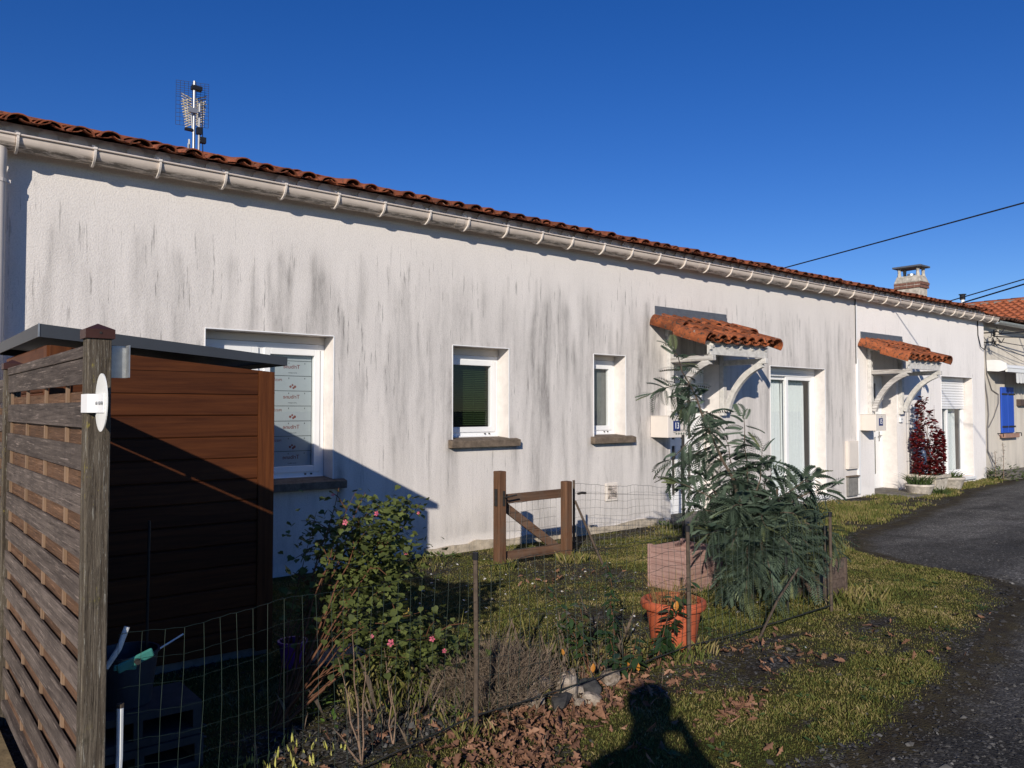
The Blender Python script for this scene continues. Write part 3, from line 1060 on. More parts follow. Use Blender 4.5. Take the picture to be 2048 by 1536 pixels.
w1, y1 = window(h13, *W1, sillz=.85, box=.075, mull=2.78)
brd = MB()
zz = .97
rows = []
while zz < 1.98:
    rows.append(zz)
    zz += .142
for k, z_ in enumerate(rows):
    o = MB().box(2.36, 3.32, y1 + .045, y1 + .055, z_ + .002, min(z_ + .139, 2.02)).build('insulation_board', M['board'], w1)
    if k % 2 == 0 and z_ < 1.95:
        text('Tribune', .052, M['red'], w1, (3.12, y1 + .0446, z_ + .085), FACE, True)
        text('presse magazine', .013, M['print'], w1, (3.13, y1 + .0446, z_ + .03), FACE, True)
    elif z_ < 1.95:
        text('PRESSE', .03, M['red'], w1, (2.98, y1 + .0446, z_ + .10), FACE, True)
        mb = MB()
        for dx, dz, r_ in ((0, .02, .012), (.02, .035, .010), (.045, .02, .013), (.03, .008, .011)):
            mb.lathe([(0.0001, 0), (r_, 0)], (0, 0, 0), 8)
            for q in range(len(mb.v) - 16, len(mb.v)):
                vx, vy, vz = mb.v[q]
                mb.v[q] = (3.11 + dx + vx, y1 + .0444, z_ + .02 + dz + vy)
        mb.build('print_mark', M['red'], w1)
    mb = MB()
    for dx in (2.95, 3.09, 3.25):
        mb.box(dx, dx + .006, y1 + .044, y1 + .0448, z_ + .112, z_ + .126)
    mb.build('print_mark', M['print'], w1)

w2, y2 = window(h13, *W2, sillz=1.185, box=.085)
bl = MB()
for k in range(36):
    zz = 1.34 + k * .0205
    bl.bar((W2[0] + .1, y2 + .07, zz), (W2[1] - .09, y2 + .07, zz), .022, .0015, (0, -.5, .85))
bl.tube([(W2[1] - .3, y2 + .055, 1.3), (W2[1] - .3, y2 + .055, 2.05)], .0015, 4)
bl.build('blind', M['blind'], w2)
w3, y3 = window(h13, *W3, sillz=1.175, box=.06)
MB().box(W3[0] + .1, W3[1] - .09, y3 + .06, y3 + .066, 1.27, 2.06).build('net_screen', simple('dim_grey_screen', (.20, .20, .19), .9, .1), w3)


def curtain(parent, x0, x1, y, z0, z1, folds=18, amp=.018):
    mb = MB()
    n = folds * 6
    vs, fs = [], []
    for k in range(n + 1):
        u = k / n
        x = x0 + (x1 - x0) * u
        yy = y + amp * math.sin(u * folds * 2 * math.pi + .8 * math.sin(u * 13))
        wob = .012 * math.sin(u * folds * 2 * math.pi * .5)
        vs += [(x, yy, z0), (x, yy + .4 * amp * math.sin(u * 40), (z0 + z1) / 2), (x, yy * .3 + y * .7, z1 + wob)]
    for k in range(n):
        a = k * 3
        fs += [(a, a + 3, a + 4, a + 1), (a + 1, a + 4, a + 5, a + 2)]
    mb.add(vs, fs)
    return mb.build('curtain', M['curtain'], parent, True, fix=False)


def slider(house, x0, x1, z0, z1, shutter=None):
    y = YW + REC - .06
    reveal(house, x0, x1, z0, z1)
    zt = z1 - .085
    mb = MB()
    frame_boxes(mb, x0 + .002, x1 - .002, y, y + .09, z0 + .002, zt, .05, .05)
    w = mb.build('glazed_door', M['pvc'], house, bevel=.004)
    MB().box(x0 + .002, x1 - .002, y - .008, y + .08, zt + .002, z1 - .002).build('shutter_box', M['pvc'], w, bevel=.003)
    xm = (x0 + x1) / 2
    for (a, b, yy) in ((x0 + .045, xm + .04, y + .048), (xm - .04, x1 - .045, y + .01)):
        mb = MB()
        frame_boxes(mb, a, b, yy, yy + .034, z0 + .05, zt - .045, .062, .08)
        mb.build('sash', M['pvc'], w, bevel=.003)
        MB().add([(a + .06, yy + .017, z0 + .125), (b - .06, yy + .017, z0 + .125), (b - .06, yy + .017, zt - .105), (a + .06, yy + .017, zt - .105)], [(0, 1, 2, 3)]).build('pane', M['glass'], w, fix=False)
    for a, b in ((x0 + .06, xm - .02), (xm + .0, x1 - .11)):
        curtain(w, a, b, y + .14, z0 + .08, zt - .13, 16)
    mb = MB()
    mb.box(x0 - .02, x1 + .02, YW - .05, YW + REC - .06, z0 - .06, z0 - .004)
    mb.build('threshold', M['pvc'], w, bevel=.004)
    bead(w, x0, x1, z0, z1)
    if shutter:
        z = shutter
        nsl = int((zt - z) / .052)
        sl = MB()
        hh = (zt - z) / nsl
        sl.prism([(0, .001), (-.009, .010), (-.012, hh * .5), (-.006, hh - .008), (0, hh - .001), (.004, hh - .001), (.004, .001)], 0, 0, x1 - x0 - .06)
        me = sl.mesh('shutter_slat')
        me.materials.append(M['pvc'])
        for k in range(nsl):
            inst('shutter_slat', me, w, (x0 + .03, y - .016, z + hh * k))
        MB().box(x0 + .03, x1 - .03, y - .026, y - .006, z - .035, z - .002).build('shutter_end_bar', M['pvc'], w, bevel=.003)
    return w


slider(h13, *S13)


def front_door(house, x0, x1, z1, strips, step, z0=.0):
    y = YW + .27
    reveal(house, x0, x1, z0, z1, d=.30, floor=False)
    mb = MB()
    frame_boxes(mb, x0 + .002, x1 - .002, y, y + .06, step, z1 - .003, .06, .04)
    d = mb.build('front_door', M['pvc'], house, bevel=.004)
    # leaf with slots for the glass strips
    a, b = x0 + .055, x1 - .055
    xs = [a]
    for s0 in strips: xs += [s0, s0 + .075]
    xs.append(b)
    mb = MB()
    z_a, z_b, zm0, zm1 = step + .26, z1 - .15, 1.00, 1.09
    for k in range(0, len(xs), 2):
        mb.box(xs[k], xs[k + 1], y + .008, y + .05, step + .041, z1 - .064)
    for k in range(1, len(xs) - 1, 2):
        for (q0, q1) in ((step + .041, z_a), (zm0, zm1), (z_b, z1 - .064)):
            mb.box(xs[k] + .0005, xs[k + 1] - .0005, y + .009, y + .049, q0, q1)
    mb.build('door_leaf', M['pvc'], d)
    mb = MB()
    for k in range(1, len(xs) - 1, 2):
        mb.box(xs[k], xs[k + 1], y + .026, y + .03, z_a, zm0)
        mb.box(xs[k], xs[k + 1], y + .026, y + .03, zm1, z_b)
    mb.build('glass_strip', simple('tinted_door_glass', (.075, .068, .06), .15, .2, 8, spec=.6), d)
    mb = MB()
    hx = x1 - .12
    mb.tube([(hx, y + .01, 1.03), (hx, y - .045, 1.03), (hx - .11, y - .045, 1.03)], .009, 8)
    mb.box(hx - .02, hx + .02, y - .0, y + .0075, .92, 1.10)
    mb.build('handle', M['mast'], d)
    MB().box(x0 + .002, x1 - .002, YW - .0, y - .002, -.05, step).build('doorstep', M['slab'], d)


front_door(h13, *D13[:2], D13[3], [8.50, 8.69, 8.88, 9.04], .06)

# porch roof: flashing, tiles, timber brackets


def canopy(house, dx, x1dx=0.0):
    X = lambda v: v + dx
    c = MB()
    zl, zt = 2.745, 2.868
    c.prism([(YW - .004, zt), (YW - .012, zt), (YW - .012, zt - .05), (YW - .02, zt - .056), (YW - .02, zt - .10), (YW - .09, zt - .165), (YW - .09, zt - .172), (YW - .004, zt - .11)], 0, X(8.02), X(9.57))
    root = c.build('porch_roof', M['zinc'], house)
    sl = math.atan2(.345, .80)
    yb, zb = YW - .80, 2.33
    n = 7
    pit = .207
    xs0 = X(8.115)
    for i in range(n):
        x = xs0 + pit * (i + .35)
        for k in range(3):
            s = k * .295
            yy, zz_ = yb + s * math.cos(sl), zb + s * math.sin(sl)
            rot = (sl - .045, random.uniform(-.03, .03), random.uniform(-.03, .03))
            inst('tile', C_COVER, root, (x, yy + random.uniform(-.012, .012), zz_ + .055), rot)
            if i < n - 1:
                inst('tile', C_PAN, root, (x + pit / 2, yy + .01, zz_ + .012), rot)
    # verge tiles lying over the side edges
    for side, x in ((-1, X(8.085)), (1, X(9.565))):
        for k in range(2 if side < 0 else 2):
            s = k * .41
            o = inst('verge_tile', C_COVER, root, (x, yb - .02 + s * math.cos(sl), zb + s * math.sin(sl) + .035), (sl - .02, side * R(38), 0), (1.25, 1.1, 1.5))
    # boards under the tiles
    mb = MB()
    def slopebox(x0, x1, s0, s1, th, off):
        p = []
        for s, t_ in ((s0, off), (s1, off), (s1, off - th), (s0, off - th)):
            p.append((yb + s * math.cos(sl) - t_ * math.sin(sl), zb + s * math.sin(sl) + t_ * math.cos(sl)))
        mb.prism(p, 0, x0, x1)
    slopebox(X(8.13), X(9.54), .10, .84, .018, -.002)
    mb.build('roof_board', M['paintedwood'], root)
    mb = MB()
    for k in range(5):
        xr = X(8.30) + k * .29
        slopebox(xr - .026, xr + .026, .055, .80, .05, -.021)
    mb.build('rafter', M['paintedwood'], root, bevel=.004)
    mb = MB()
    mb.box(X(8.26), X(9.50), yb + .09, yb + .13, 2.20, 2.335)
    mb.build('front_beam', M['paintedwood'], root, bevel=.005)
    mb = MB()
    mb.prism([(yb + .055, 2.305), (yb + .115, 2.325), (yb + .115, 2.20), (yb + .095, 2.22), (yb + .085, 2.255), (yb + .06, 2.265)], 0, X(8.22), X(8.262))
    mb.prism([(YW - .16, 2.64), (YW - .004, 2.70), (YW - .004, 2.48), (YW - .06, 2.48), (YW - .07, 2.54), (YW - .12, 2.55)], 0, X(8.22), X(8.262))
    mb.build('corbel', M['paintedwood'], root)
    for xa, mm in ((X(8.285), 'flaking'), (X(9.44), 'paintedwood')):
        MB().box(xa - .04, xa + .04, YW - .07, YW - .002, 1.42, 2.60).build('wall_post', M['paintedwood'], root, bevel=.006)
        MB().box(xa - .035, xa + .035, yb + .05, YW - .072, 2.125, 2.198).build('arm', M[mm], root, bevel=.006)
        # curved brace: quarter arc from the foot of the post to the end of the arm
        pts = []
        for k in range(13):
            a = k / 12 * math.pi / 2
            q = k / 12
            pts.append((YW - .10 - .58 * (.62 * (1 - math.cos(a)) + .38 * q), 1.48 + .64 * (.62 * math.sin(a) + .38 * q)))
        out, inn = [], []
        for k, p in enumerate(pts):
            q0, q1 = pts[max(k - 1, 0)], pts[min(k + 1, 12)]
            tx, tz = q1[0] - q0[0], q1[1] - q0[1]
            l = math.hypot(tx, tz)
            nx_, nz_ = -tz / l, tx / l
            out.append((p[0] + nx_ * .042, p[1] + nz_ * .042))
            inn.append((p[0] - nx_ * .042, p[1] - nz_ * .042))
        mb = MB()
        for k in range(12):
            mb.prism([out[k], out[k + 1], inn[k + 1], inn[k]], 0, xa - .032, xa + .032)
        mb.build('curved_brace', M[mm], root)
    return root


canopy(h13, 0)

# vent grille, downpipe
mb = MB()
mb.box(7.085, 7.30, YW - .016, YW - .002, .375, .60)
vg = mb.build('vent_grille', M['cream'], h13, bevel=.01)
lv = MB()
lv.prism([(0, .0), (-.010, .002), (-.004, .016), (0, .016)], 0, 0, .15)
me = lv.mesh('louvre')
me.materials.append(M['gutter'])
for k in range(8):
    inst('louvre', me, vg, (7.118, YW - .0165, .405 + k * .021))
mb = MB()
px_, py_ = .715, 6.80
mb.tube([(px_, GY, GZ - .06), (px_, GY, GZ - .15), (px_, py_ - .0, GZ - .25), (px_, py_, 3.2), (px_, py_, .1)], .05, 16)
dp = mb.build('downpipe', M['pipe'], h13, True)
mb = MB()
for z_ in (3.17, 1.5):
    mb.lathe([(.051, -.012), (.055, -.012), (.055, .012), (.051, .012)], (px_, py_, z_), 16)
    mb.box(px_ + .05, px_ + .075, py_ - .012, py_ + .012, z_ - .012, z_ + .012)
    mb.box(px_ - .01, px_ + .01, py_ + .05, YW, z_ - .008, z_ + .008)
mb.build('pipe_clip', M['clip'], dp)

# ---- house 15
D15, S15 = (13.86, 14.74, .0, 2.14), (16.636, 18.16, .12, 2.18)
h15 = thing('row_house', (16, YW, 0), 'clean white rendered house behind the red shrub, with chimney and half closed roller shutter', 'house')
spec15 = dict(runs=[(13.4, 16.2, 12, .14, 2.9, .5), (15, 18.6, 26, .20, 2.9, .6)], drips=[(13.42, 1.2, .1, .4, .25)], clean=[], wash=.10, foot=.22, fine=5)
facade('wall', SPLIT + .002, END, -.1, 3.64, YW, [D15, S15], spec15, M['stucco15'], h15, 5)
roof15 = rooms(h15, SPLIT + .002, END)
tile_roof(roof15, SPLIT, END + .1)
gutter(h15, SPLIT, END + .25, .47, True)
front_door(h15, *D15[:2], D15[3], [14.16, 14.30, 14.44], .06)
slider(h15, *S15, shutter=1.56)
canopy(h15, 5.41)
# white cable trunking down the joint between the two houses
mb = MB()
mb.box(SPLIT + .01, SPLIT + .075, YW - .035, YW - .002, .06, 2.38)
mb.box(SPLIT + .005, SPLIT + .04, YW - .02, YW - .002, 2.38, 3.45)
mb.build('cable_trunking', M['pvc'], h15, bevel=.003)
MB().tube([(SPLIT + .0, YW - .012, 2.3), (SPLIT + .0, YW - .012, 3.5)], .007, 6).build('riser_cable', M['cable'], h15)
# chimney behind the eave
cx0, cx1, cy0, cy1 = 18.15, 18.54, 7.95, 8.48
mb = MB()
mb.box(cx0, cx1, cy0, cy1, 3.5, 4.235)
ch = mb.build('chimney', M['chimney'], roof15, bevel=.01)
bm_ = MB()
for k, z_ in enumerate((4.237, 4.305)):
    e = .03
    for s_ in range(2):
        L = (cx1 - cx0 + 2 * e) / 2
        a = cx0 - e + L * s_ + (0.0 if k else .0)
        bm_.box(a + .006, a + L - .006, cy0 - e - .012 * k, cy0 + .1, z_, z_ + .055)
        bm_.box(a + .006, a + L - .006, cy1 - .1, cy1 + e, z_, z_ + .055)
    for s_ in range(2):
        L = (cy1 - cy0 - .2) / 2
        a = cy0 + .1 + L * s_
        bm_.box(cx0 - e, cx0 + .1, a + .006, a + L - .006, z_, z_ + .055)
        bm_.box(cx1 - .1, cx1 + e, a + .006, a + L - .006, z_, z_ + .055)
bm_.build('brick_band', M['brick'], ch)
mb = MB()
mb.box(cx0 - .022, cx1 + .022, cy0 - .022, cy1 + .022, 4.236, 4.37)
v = [(cx0 - .03, cy0 - .03, 4.37), (cx1 + .03, cy0 - .03, 4.37), (cx1 + .03, cy1 + .03, 4.37), (cx0 - .03, cy1 + .03, 4.37), (cx0 + .02, cy0 + .02, 4.52), (cx1 - .02, cy0 + .02, 4.52), (cx1 - .02, cy1 - .02, 4.52), (cx0 + .02, cy1 - .02, 4.52)]
mb.add(v, MB.BF)
mb.build('chimney_crown', M['chimney'], ch, bevel=.01)
mb = MB()
for x in (cx0 + .06, cx1 - .06):
    for y in (cy0 + .06, cy1 - .06):
        MB().tube([(x, y, 4.515), (x, y, 4.6), (x, y, 4.70)], [.045, .032, .04], 6).build('chimney_pillar', M['chimney'], ch)

mb = MB()
mb.box(cx0 - .05, cx1 + .05, cy0 - .05, cy1 + .05, 4.702, 4.742)
mb.build('cap_slab', M['zinc'], ch, bevel=.006)
MB().tube([((cx0 + cx1) / 2, (cy0 + cy1) / 2, 4.5), ((cx0 + cx1) / 2, (cy0 + cy1) / 2, 4.58)], .08, 12).build('flue_liner', M['galv'], ch)

# ---- neighbour with the blue shutter
nb = thing('neighbour_house', (20.5, 7.0, 0), 'weathered cream house with blue shutter and white awning at the far end of the row', 'house')
YN = 7.0
specn = dict(runs=[(18.9, 25, 40, .4, 3.0, .6)], drips=[(19.7, 2.55, .25, .3, .7), (20.4, 2.4, .4, .3, .3)], clean=[], wash=.35, foot=.75)
NW = (20.02, 20.62, 1.02, 2.0)
facade('wall', END + .003, 26, -.1, 3.5, YN, [], specn, M['stucco_old'], nb, 9)
mb = MB()
x0, x1, yr, yb, zt, rz = END + .01, 26, 9.6, 12.5, 3.45, 4.25
mb.add([(x0, YN - .2, zt), (x1, YN - .2, zt), (x1, yr, rz), (x0, yr, rz)], [(0, 1, 2, 3)])
mb.add([(x0, yb, zt), (x1, yb, zt), (x1, yr, rz), (x0, yr, rz)], [(0, 1, 2, 3)])
rfn = mb.build('roof', M['tileold'], nb, fix=False)
cm, pm = [], []
sn = math.atan2(rz - zt, yr - YN + .2)
for c in range(8):
    for i in range(int((x1 - x0) / .2)):
        x = x0 + .2 * (i + .5)
        s = c * .34
        rot = (sn - .03, random.uniform(-.08, .08), random.uniform(-.08, .08))
        p = (x + random.uniform(-.02, .02), YN - .24 + s * math.cos(sn) + random.uniform(-.03, .03), zt + s * math.sin(sn) + .05 + random.uniform(-.01, .015))
        cm.append(xf(p, rot, 1))
        pm.append(xf((p[0] + .1, p[1], p[2] + .035), rot, 1))
scatter('cover_tiles', TV, TF, np.array(cm), M['tileold'], rfn, 'stuff', True)
scatter('pan_tiles', PV, PF, np.array(pm), M['tileold'], rfn, 'stuff', True)
mb = MB()
mb.add([(x0, yb, 0), (x1, yb, 0), (x1, yb, zt), (x0, yb, zt)], [(0, 1, 2, 3)])
mb.add([(x1, YN, 0), (x1, yb, 0), (x1, yb, zt), (x1, yr, rz), (x1, YN, zt)], [(0, 1, 2, 3, 4)])
mb.build('wall', M['stucco_old'], nb, fix=False)
mb = MB()
mb.prism(arc(YN - .26, 3.44, .07, 180, 360, 11) + arc(YN - .26, 3.44, .066, 360, 180, 11), 0, END + .28, 26)
mb.build('gutter', M['zincgutter'], nb, True)
# shutter of two boards with iron straps, brick sill
sh = MB()
sx0, sx1, sz0, sz1 = 19.90, 20.62, .98, 2.02
sm = (sx0 + sx1) / 2
s0 = MB().box(sx0, sm - .006, YN - .045, YN - .012, sz0, sz1).build('shutter', M['blue'], nb, bevel=.006)
MB().box(sm + .006, sx1, YN - .045, YN - .012, sz0, sz1).build('shutter', M['blue'], nb, bevel=.006)
mb = MB()
for z_ in (1.12, 1.86):
    mb.box(sx0 + .0, sm - .03, YN - .056, YN - .0455, z_ - .02, z_ + .02)
    mb.box(sm + .03, sx1 + .06, YN - .056, YN - .0455, z_ - .02, z_ + .02)
mb.build('strap_hinge', M['iron'], nb)
mb = MB()
mb.box(sx0 - .05, sx1 + .1, YN - .12, YN - .001, .87, .965)
mb.build('sill', M['pinksill'], nb, bevel=.01)
mb = MB()
for x in (sx0 - .16, sx1 + .2):
    mb.tube([(x, YN, .97), (x, YN - .12, .97), (x, YN - .12, .9)], .012, 6)
mb.build('shutter_hook', M['iron'], nb)
mb = MB()
mb.box(20.9, 22.3, YN - .09, YN - .002, 1.6, 1.75)
mb.build('lintel', simple('dark_lintel', (.09, .065, .055), .8, .2), nb)
MB().box(END + .2, 26, YN - .5, YN - .002, -.05, .15).build('pavement_step', M['slab'], nb, bevel=.01)
# awning
aw = thing('awning', (19.4, YN - .2, 2.45), 'closed white awning with scalloped grey cloth on the cream house front', 'awning')
mb = MB()
pr = [(YN - .42, 2.40), (YN - .40, 2.52), (YN - .30, 2.58), (YN - .16, 2.60), (YN - .01, 2.60), (YN - .01, 2.36), (YN - .25, 2.34), (YN - .36, 2.36)]
mb.prism(pr, 0, 19.16, 19.2)
mb.build('end_plate', M['awning'], aw)
mb = MB()
mb.prism([(YN - .40, 2.42), (YN - .38, 2.48), (YN - .2, 2.52), (YN - .02, 2.52), (YN - .02, 2.47), (YN - .2, 2.47)], 0, 19.205, 25)
mb.box(19.205, 25, YN - .41, YN - .37, 2.33, 2.41)
mb.build('cassette', M['awning'], aw)
mb = MB()
n = 60
vs = []
for k in range(n * 4 + 1):
    x = 19.75 + k * .025
    vs += [(x, YN - .39 + .004 * math.sin(k), 2.33), (x, YN - .395 + .01 * math.sin(k * .8), 2.13 - .035 * abs(math.sin(k * math.pi / 8)))]
mb.add(vs, [(2 * k, 2 * k + 1, 2 * k + 3, 2 * k + 2) for k in range(n * 4)])
mb.build('valance', M['awncloth'], aw, fix=False)

# ---- house with the orange roof, behind
ob = thing('orange_roofed_house', (26, 10, 0), 'house roofed with bright orange tiles rising behind the cream house', 'house')
rxx, rzz, ex, ez = 26.2, 4.72, 23.2, 3.7
mb = MB()
mb.box(ex + .3, 29, 7.6, 18, 0, ez)
mb.build('wall', M['stucco_old'], ob)
mb = MB()
mb.add([(ex, 7.4, ez), (ex, 18, ez), (rxx, 18, rzz), (rxx, 7.4, rzz)], [(0, 1, 2, 3)])
mb.add([(29.2, 7.4, ez), (29.2, 18, ez), (rxx, 18, rzz), (rxx, 7.4, rzz)], [(3, 2, 1, 0)])
rfo = mb.build('roof', M['tileorange'], ob, fix=False)
cm = []
so_ = math.atan2(rzz - ez, rxx - ex)
for c in range(9):
    for i in range(52):
        s = c * .34
        y = 7.5 + .2 * i
        m_ = Matrix.Translation((ex + s * math.cos(so_), y, ez + s * math.sin(so_) + .01)) @ Matrix.Rotation(-R(90), 4, 'Z') @ Matrix.Rotation(so_ - .03, 4, 'X')
        cm.append(np.array(m_))
scatter('cover_tiles', TV, TF, np.array(cm), M['tileorange'], rfo, 'stuff', True)
cm = [np.array(Matrix.Translation((rxx, 7.5 + .36 * i, rzz - .02)) @ Matrix.Rotation(.04, 4, 'X') @ Matrix.Scale(1.5, 4)) for i in range(26)]
scatter('ridge_tiles', TV, TF, np.array(cm), M['tileorange'], rfo, 'stuff', True)
mb = MB()
for i in range(30):
    mb.box(rxx - .24, rxx - .12, 7.62 + .36 * i, 7.8 + .36 * i, rzz - .07, rzz + .0)
mb.build('ridge_mortar', M['concrete'], rfo)
# flue pipe
fp = thing('flue_pipe', (21.9, 8.52, 3.9), 'slim white flue pipe with black cap rising behind the roof edge', 'flue')
FX, FY = 21.9, 8.52
MB().tube([(FX, FY, 3.5), (FX, FY, 4.36)], .045, 12).build('pipe', M['pvc'], fp, True)
mb = MB()
mb.lathe([(.046, 4.34), (.066, 4.345), (.066, 4.45), (.02, 4.48), (.001, 4.48)], (FX, FY, 0), 12)
mb.lathe([(.05, 4.46), (.09, 4.465), (.09, 4.485), (.001, 4.49)], (FX, FY, 0), 12)
mb.build('cap', M['black'], fp)

# ---------------------------------------------------------------- things on the walls


def digits(parent, s, loc, size):
    text(s, size, M['enamelwhite'], parent, loc, FACE, False, 'CENTER', .0008, .8)


def mailbox(x0, number, label):
    x1, y0, z0, z1 = x0 + .37, YW - .29, 1.145, 1.42
    b = thing('letterbox', (x0, YW, z0), label, 'letterbox', 'cream letterboxes on the house fronts')
    MB().box(x0, x1, y0, YW - .003, z0, z1).build('body', M['cream'], b, bevel=.006)
    mb = MB()
    mb.box(x0 - .004, x1 + .004, y0 - .006, YW - .003, z1 + .001, z1 + .007)
    mb.build('lid', M['cream'], b, bevel=.002)
    MB().box(x0 + .19, x0 + .215, y0 - .003, y0 - .0005, z1 - .05, z1 - .03).build('lock', M['galv'], b)
    p = MB().box(x0 + .10, x0 + .24, y0 - .006, y0 - .001, z0 + .085, z0 + .215).build('number_plate', M['enamel'], b, bevel=.003)
    digits(p, number, (x0 + .17, y0 - .0068, z0 + .15), .115)


mailbox(7.93, '13', 'cream letterbox with blue plate 13 beside the stained doorway')
mailbox(13.36, '15', 'cream letterbox with blue plate 15 on the clean white house')
cb = thing('meter_box', (13.04, YW, .5), 'beige meter cabinet above a grey one at the foot of the white trunking', 'meter box')
MB().box(12.86, 13.20, YW - .06, YW - .003, .50, .975).build('cabinet', M['cream'], cb, bevel=.006)
MB().box(12.885, 13.175, YW - .066, YW - .0605, .53, .95).build('door', M['cream'], cb, bevel=.004)
MB().tube([(12.93, YW - .068, .62), (12.93, YW - .0665, .62)], .018, 10).build('lock', M['clip'], cb)
MB().box(12.88, 13.21, YW - .045, YW - .003, .04, .36).build('lower_cabinet', M['concrete'], cb, bevel=.008)
MB().box(12.87, 13.22, YW - .075, YW - .003, .365, .385).build('ledge', M['sillstone'], cb)
db = thing('doorbell', (14.86, YW, 1.3), 'small white doorbell unit to the right of letterbox 15', 'doorbell')
MB().box(14.80, 14.92, YW - .04, YW - .003, 1.27, 1.36).build('housing', M['pvc'], db, bevel=.008)
MB().box(14.83, 14.87, YW - .045, YW - .0405, 1.325, 1.34).build('button', M['galv'], db)

# TV aerial on the roof
AX, AY = 2.61, 8.5
an = thing('television_aerial', (AX, AY, 4.15), 'television aerial on a metal mast above the roof with grid reflectors and yellowed rods', 'aerial')
mb = MB()
mb.tube([(AX, AY, 3.9), (AX, AY, 4.95)], .015, 10)
mb.tube([(AX + .055, AY + .02, 3.9), (AX + .055, AY, 4.72)], .012, 8)
mb.tube([(AX - .04, AY + .02, 3.9), (AX - .04, AY + .02, 4.33)], .012, 8)
mb.tube([(AX - .055, AY, 3.9), (AX - .055, AY, 4.28)], .007, 8)
mb.tube([(AX - .03, AY, 4.6), (AX - .012, AY, 4.4)], .007, 8)
mb.build('mast', M['mast'], an, True)
B_ = Vector((.30, .95, .02)).normalized()      # boom points away over the roof
up_ = Vector((0, 0, 1))
sd = B_.cross(up_).normalized()
upb = sd.cross(B_).normalized()
o0 = Vector((AX, AY + .02, 4.79))
mb = MB()
mb.tube([o0, o0 + B_ * .95], .009, 6)
mb.build('boom', M['black'], an)
mb = MB()
for k in range(11):
    p = o0 + B_ * (.06 + .085 * k)
    L = .125 - .003 * k
    for s_ in (-1, 1):
        for u_ in (-1, 1):
            mb.tube([p + sd * .02 * s_, p + sd * L * s_ + upb * .045 * u_], .0065, 5)
mb.build('rod_element', M['antenna'], an)
mb = MB()
for zc, h_, tilt in ((4.875, .17, .2), (4.64, .30, .0)):
    c_ = Vector((AX, AY + .06, zc))
    for k in range(9):
        q = -.16 + .04 * k
        mb.tube([c_ + sd * q - up_ * h_ / 2, c_ + sd * q + up_ * h_ / 2], .0020, 4)
    nr = 8
    for k in range(nr):
        q = -h_ / 2 + h_ * k / (nr - 1)
        mb.tube([c_ - sd * .16 + up_ * q, c_ + sd * .16 + up_ * q], .0020, 4)
mb.build('grid_reflector', M['iron'], an)
mb = MB()
mb.box(AX - .03, AX + .075, AY - .03, AY + .03, 4.86, 4.90)
mb.box(AX - .09, AX - .015, AY - .02, AY + .02, 4.415, 4.44)
mb.box(AX + .03, AX + .08, AY - .02, AY + .03, 4.40, 4.47)
mb.box(AX + .055, AX + .12, AY - .03, AY + .02, 4.31, 4.37)
for q0 in range(4):
    MB().add(mb.v[q0 * 8:q0 * 8 + 8], MB.BF).build('clamp', M['black'], an)
MB().box(AX - .06, AX + .02, AY - .05, AY - .02, 4.60, 4.65).build('balun_box', M['mast'], an)
MB().tube([(AX + .08, AY, 4.78), (AX + .085, AY - .01, 4.45), (AX + .095, AY, 4.2), (AX + .1, AY, 4.0)], .005, 6).build('coax_cable', M['cable'], an)

# overhead and wall cables


def sag(a, b, d, n=14):
    a, b = Vector(a), Vector(b)
    return [a.lerp(b, k / n) - Vector((0, 0, d * 4 * (k / n) * (1 - k / n))) for k in range(n + 1)]


def cable(pts, r, label, m='cable', group=None):
    o = MB().tube(pts, r, 6).build('overhead_cable', M[m], None, True)
    return tag(o, label, 'cable', group)


cable(sag((13.85, 9.1, 4.22), (8.18, -10.5, 4.86), .03), .011, 'black cable slanting up to the right across the sky, highest of the cables')
cable(sag((19.97, 8.16, 4.07), (18.05, -5.84, 6.55), .01), .013, 'upper of the two black cables rising past the slim flue pipe')
cable(sag((20.83, 8.1, 4.13), (12.03, -5.4, 5.25), .01), .017, 'thick lower black cable rising past the slim flue pipe')
INS = Vector((18.92, YN - .22, 3.10))
wj = thing('cable_junction', INS, 'tangle of black cables on white insulators at the corner of the cream house', 'cable junction')
mb = MB()
mb.tube([(INS.x - .03, YW - .01, 3.40), (INS.x - .02, INS.y, 3.40)], .012, 6)
mb.tube([(INS.x, YN, 3.18), (INS.x, INS.y - .1, 3.18)], .014, 6)
mb.tube([(INS.x + .08, YN, 2.98), (INS.x + .08, INS.y - .08, 2.98)], .014, 6)
mb.build('bracket', M['iron'], wj)
mb = MB()
for p in ((INS.x, INS.y - .1, 3.18), (INS.x + .08, INS.y - .08, 2.98)):
    mb.lathe([(.001, -.05), (.035, -.05), (.04, -.02), (.025, 0), (.04, .02), (.03, .05), (.001, .05)], p, 10)
mb.build('insulator', M['oldstone'], wj)
mb = MB()
rr = random.Random(3)
for k in range(16):
    p0 = INS + Vector((rr.uniform(-.12, .12), rr.uniform(-.12, .02), rr.uniform(-.22, .15)))
    p1 = p0 + Vector((rr.uniform(-.16, .2), rr.uniform(-.1, .05), rr.uniform(-.16, .12)))
    pm_ = (p0 + p1) / 2 + Vector((rr.uniform(-.06, .06), 0, rr.uniform(-.1, .02)))
    mb.tube([p0, p0.lerp(pm_, .6), pm_, pm_.lerp(p1, .5), p1], .009, 5)
mb.tube([(18.45, YW - .012, 3.44), (18.46, YW - .012, 3.1), (18.55, YW - .03, 2.85), (18.7, YW - .05, 2.8), (18.8, YW - .05, 2.95)], .01, 6)
mb.build('cable', M['cable'], wj)
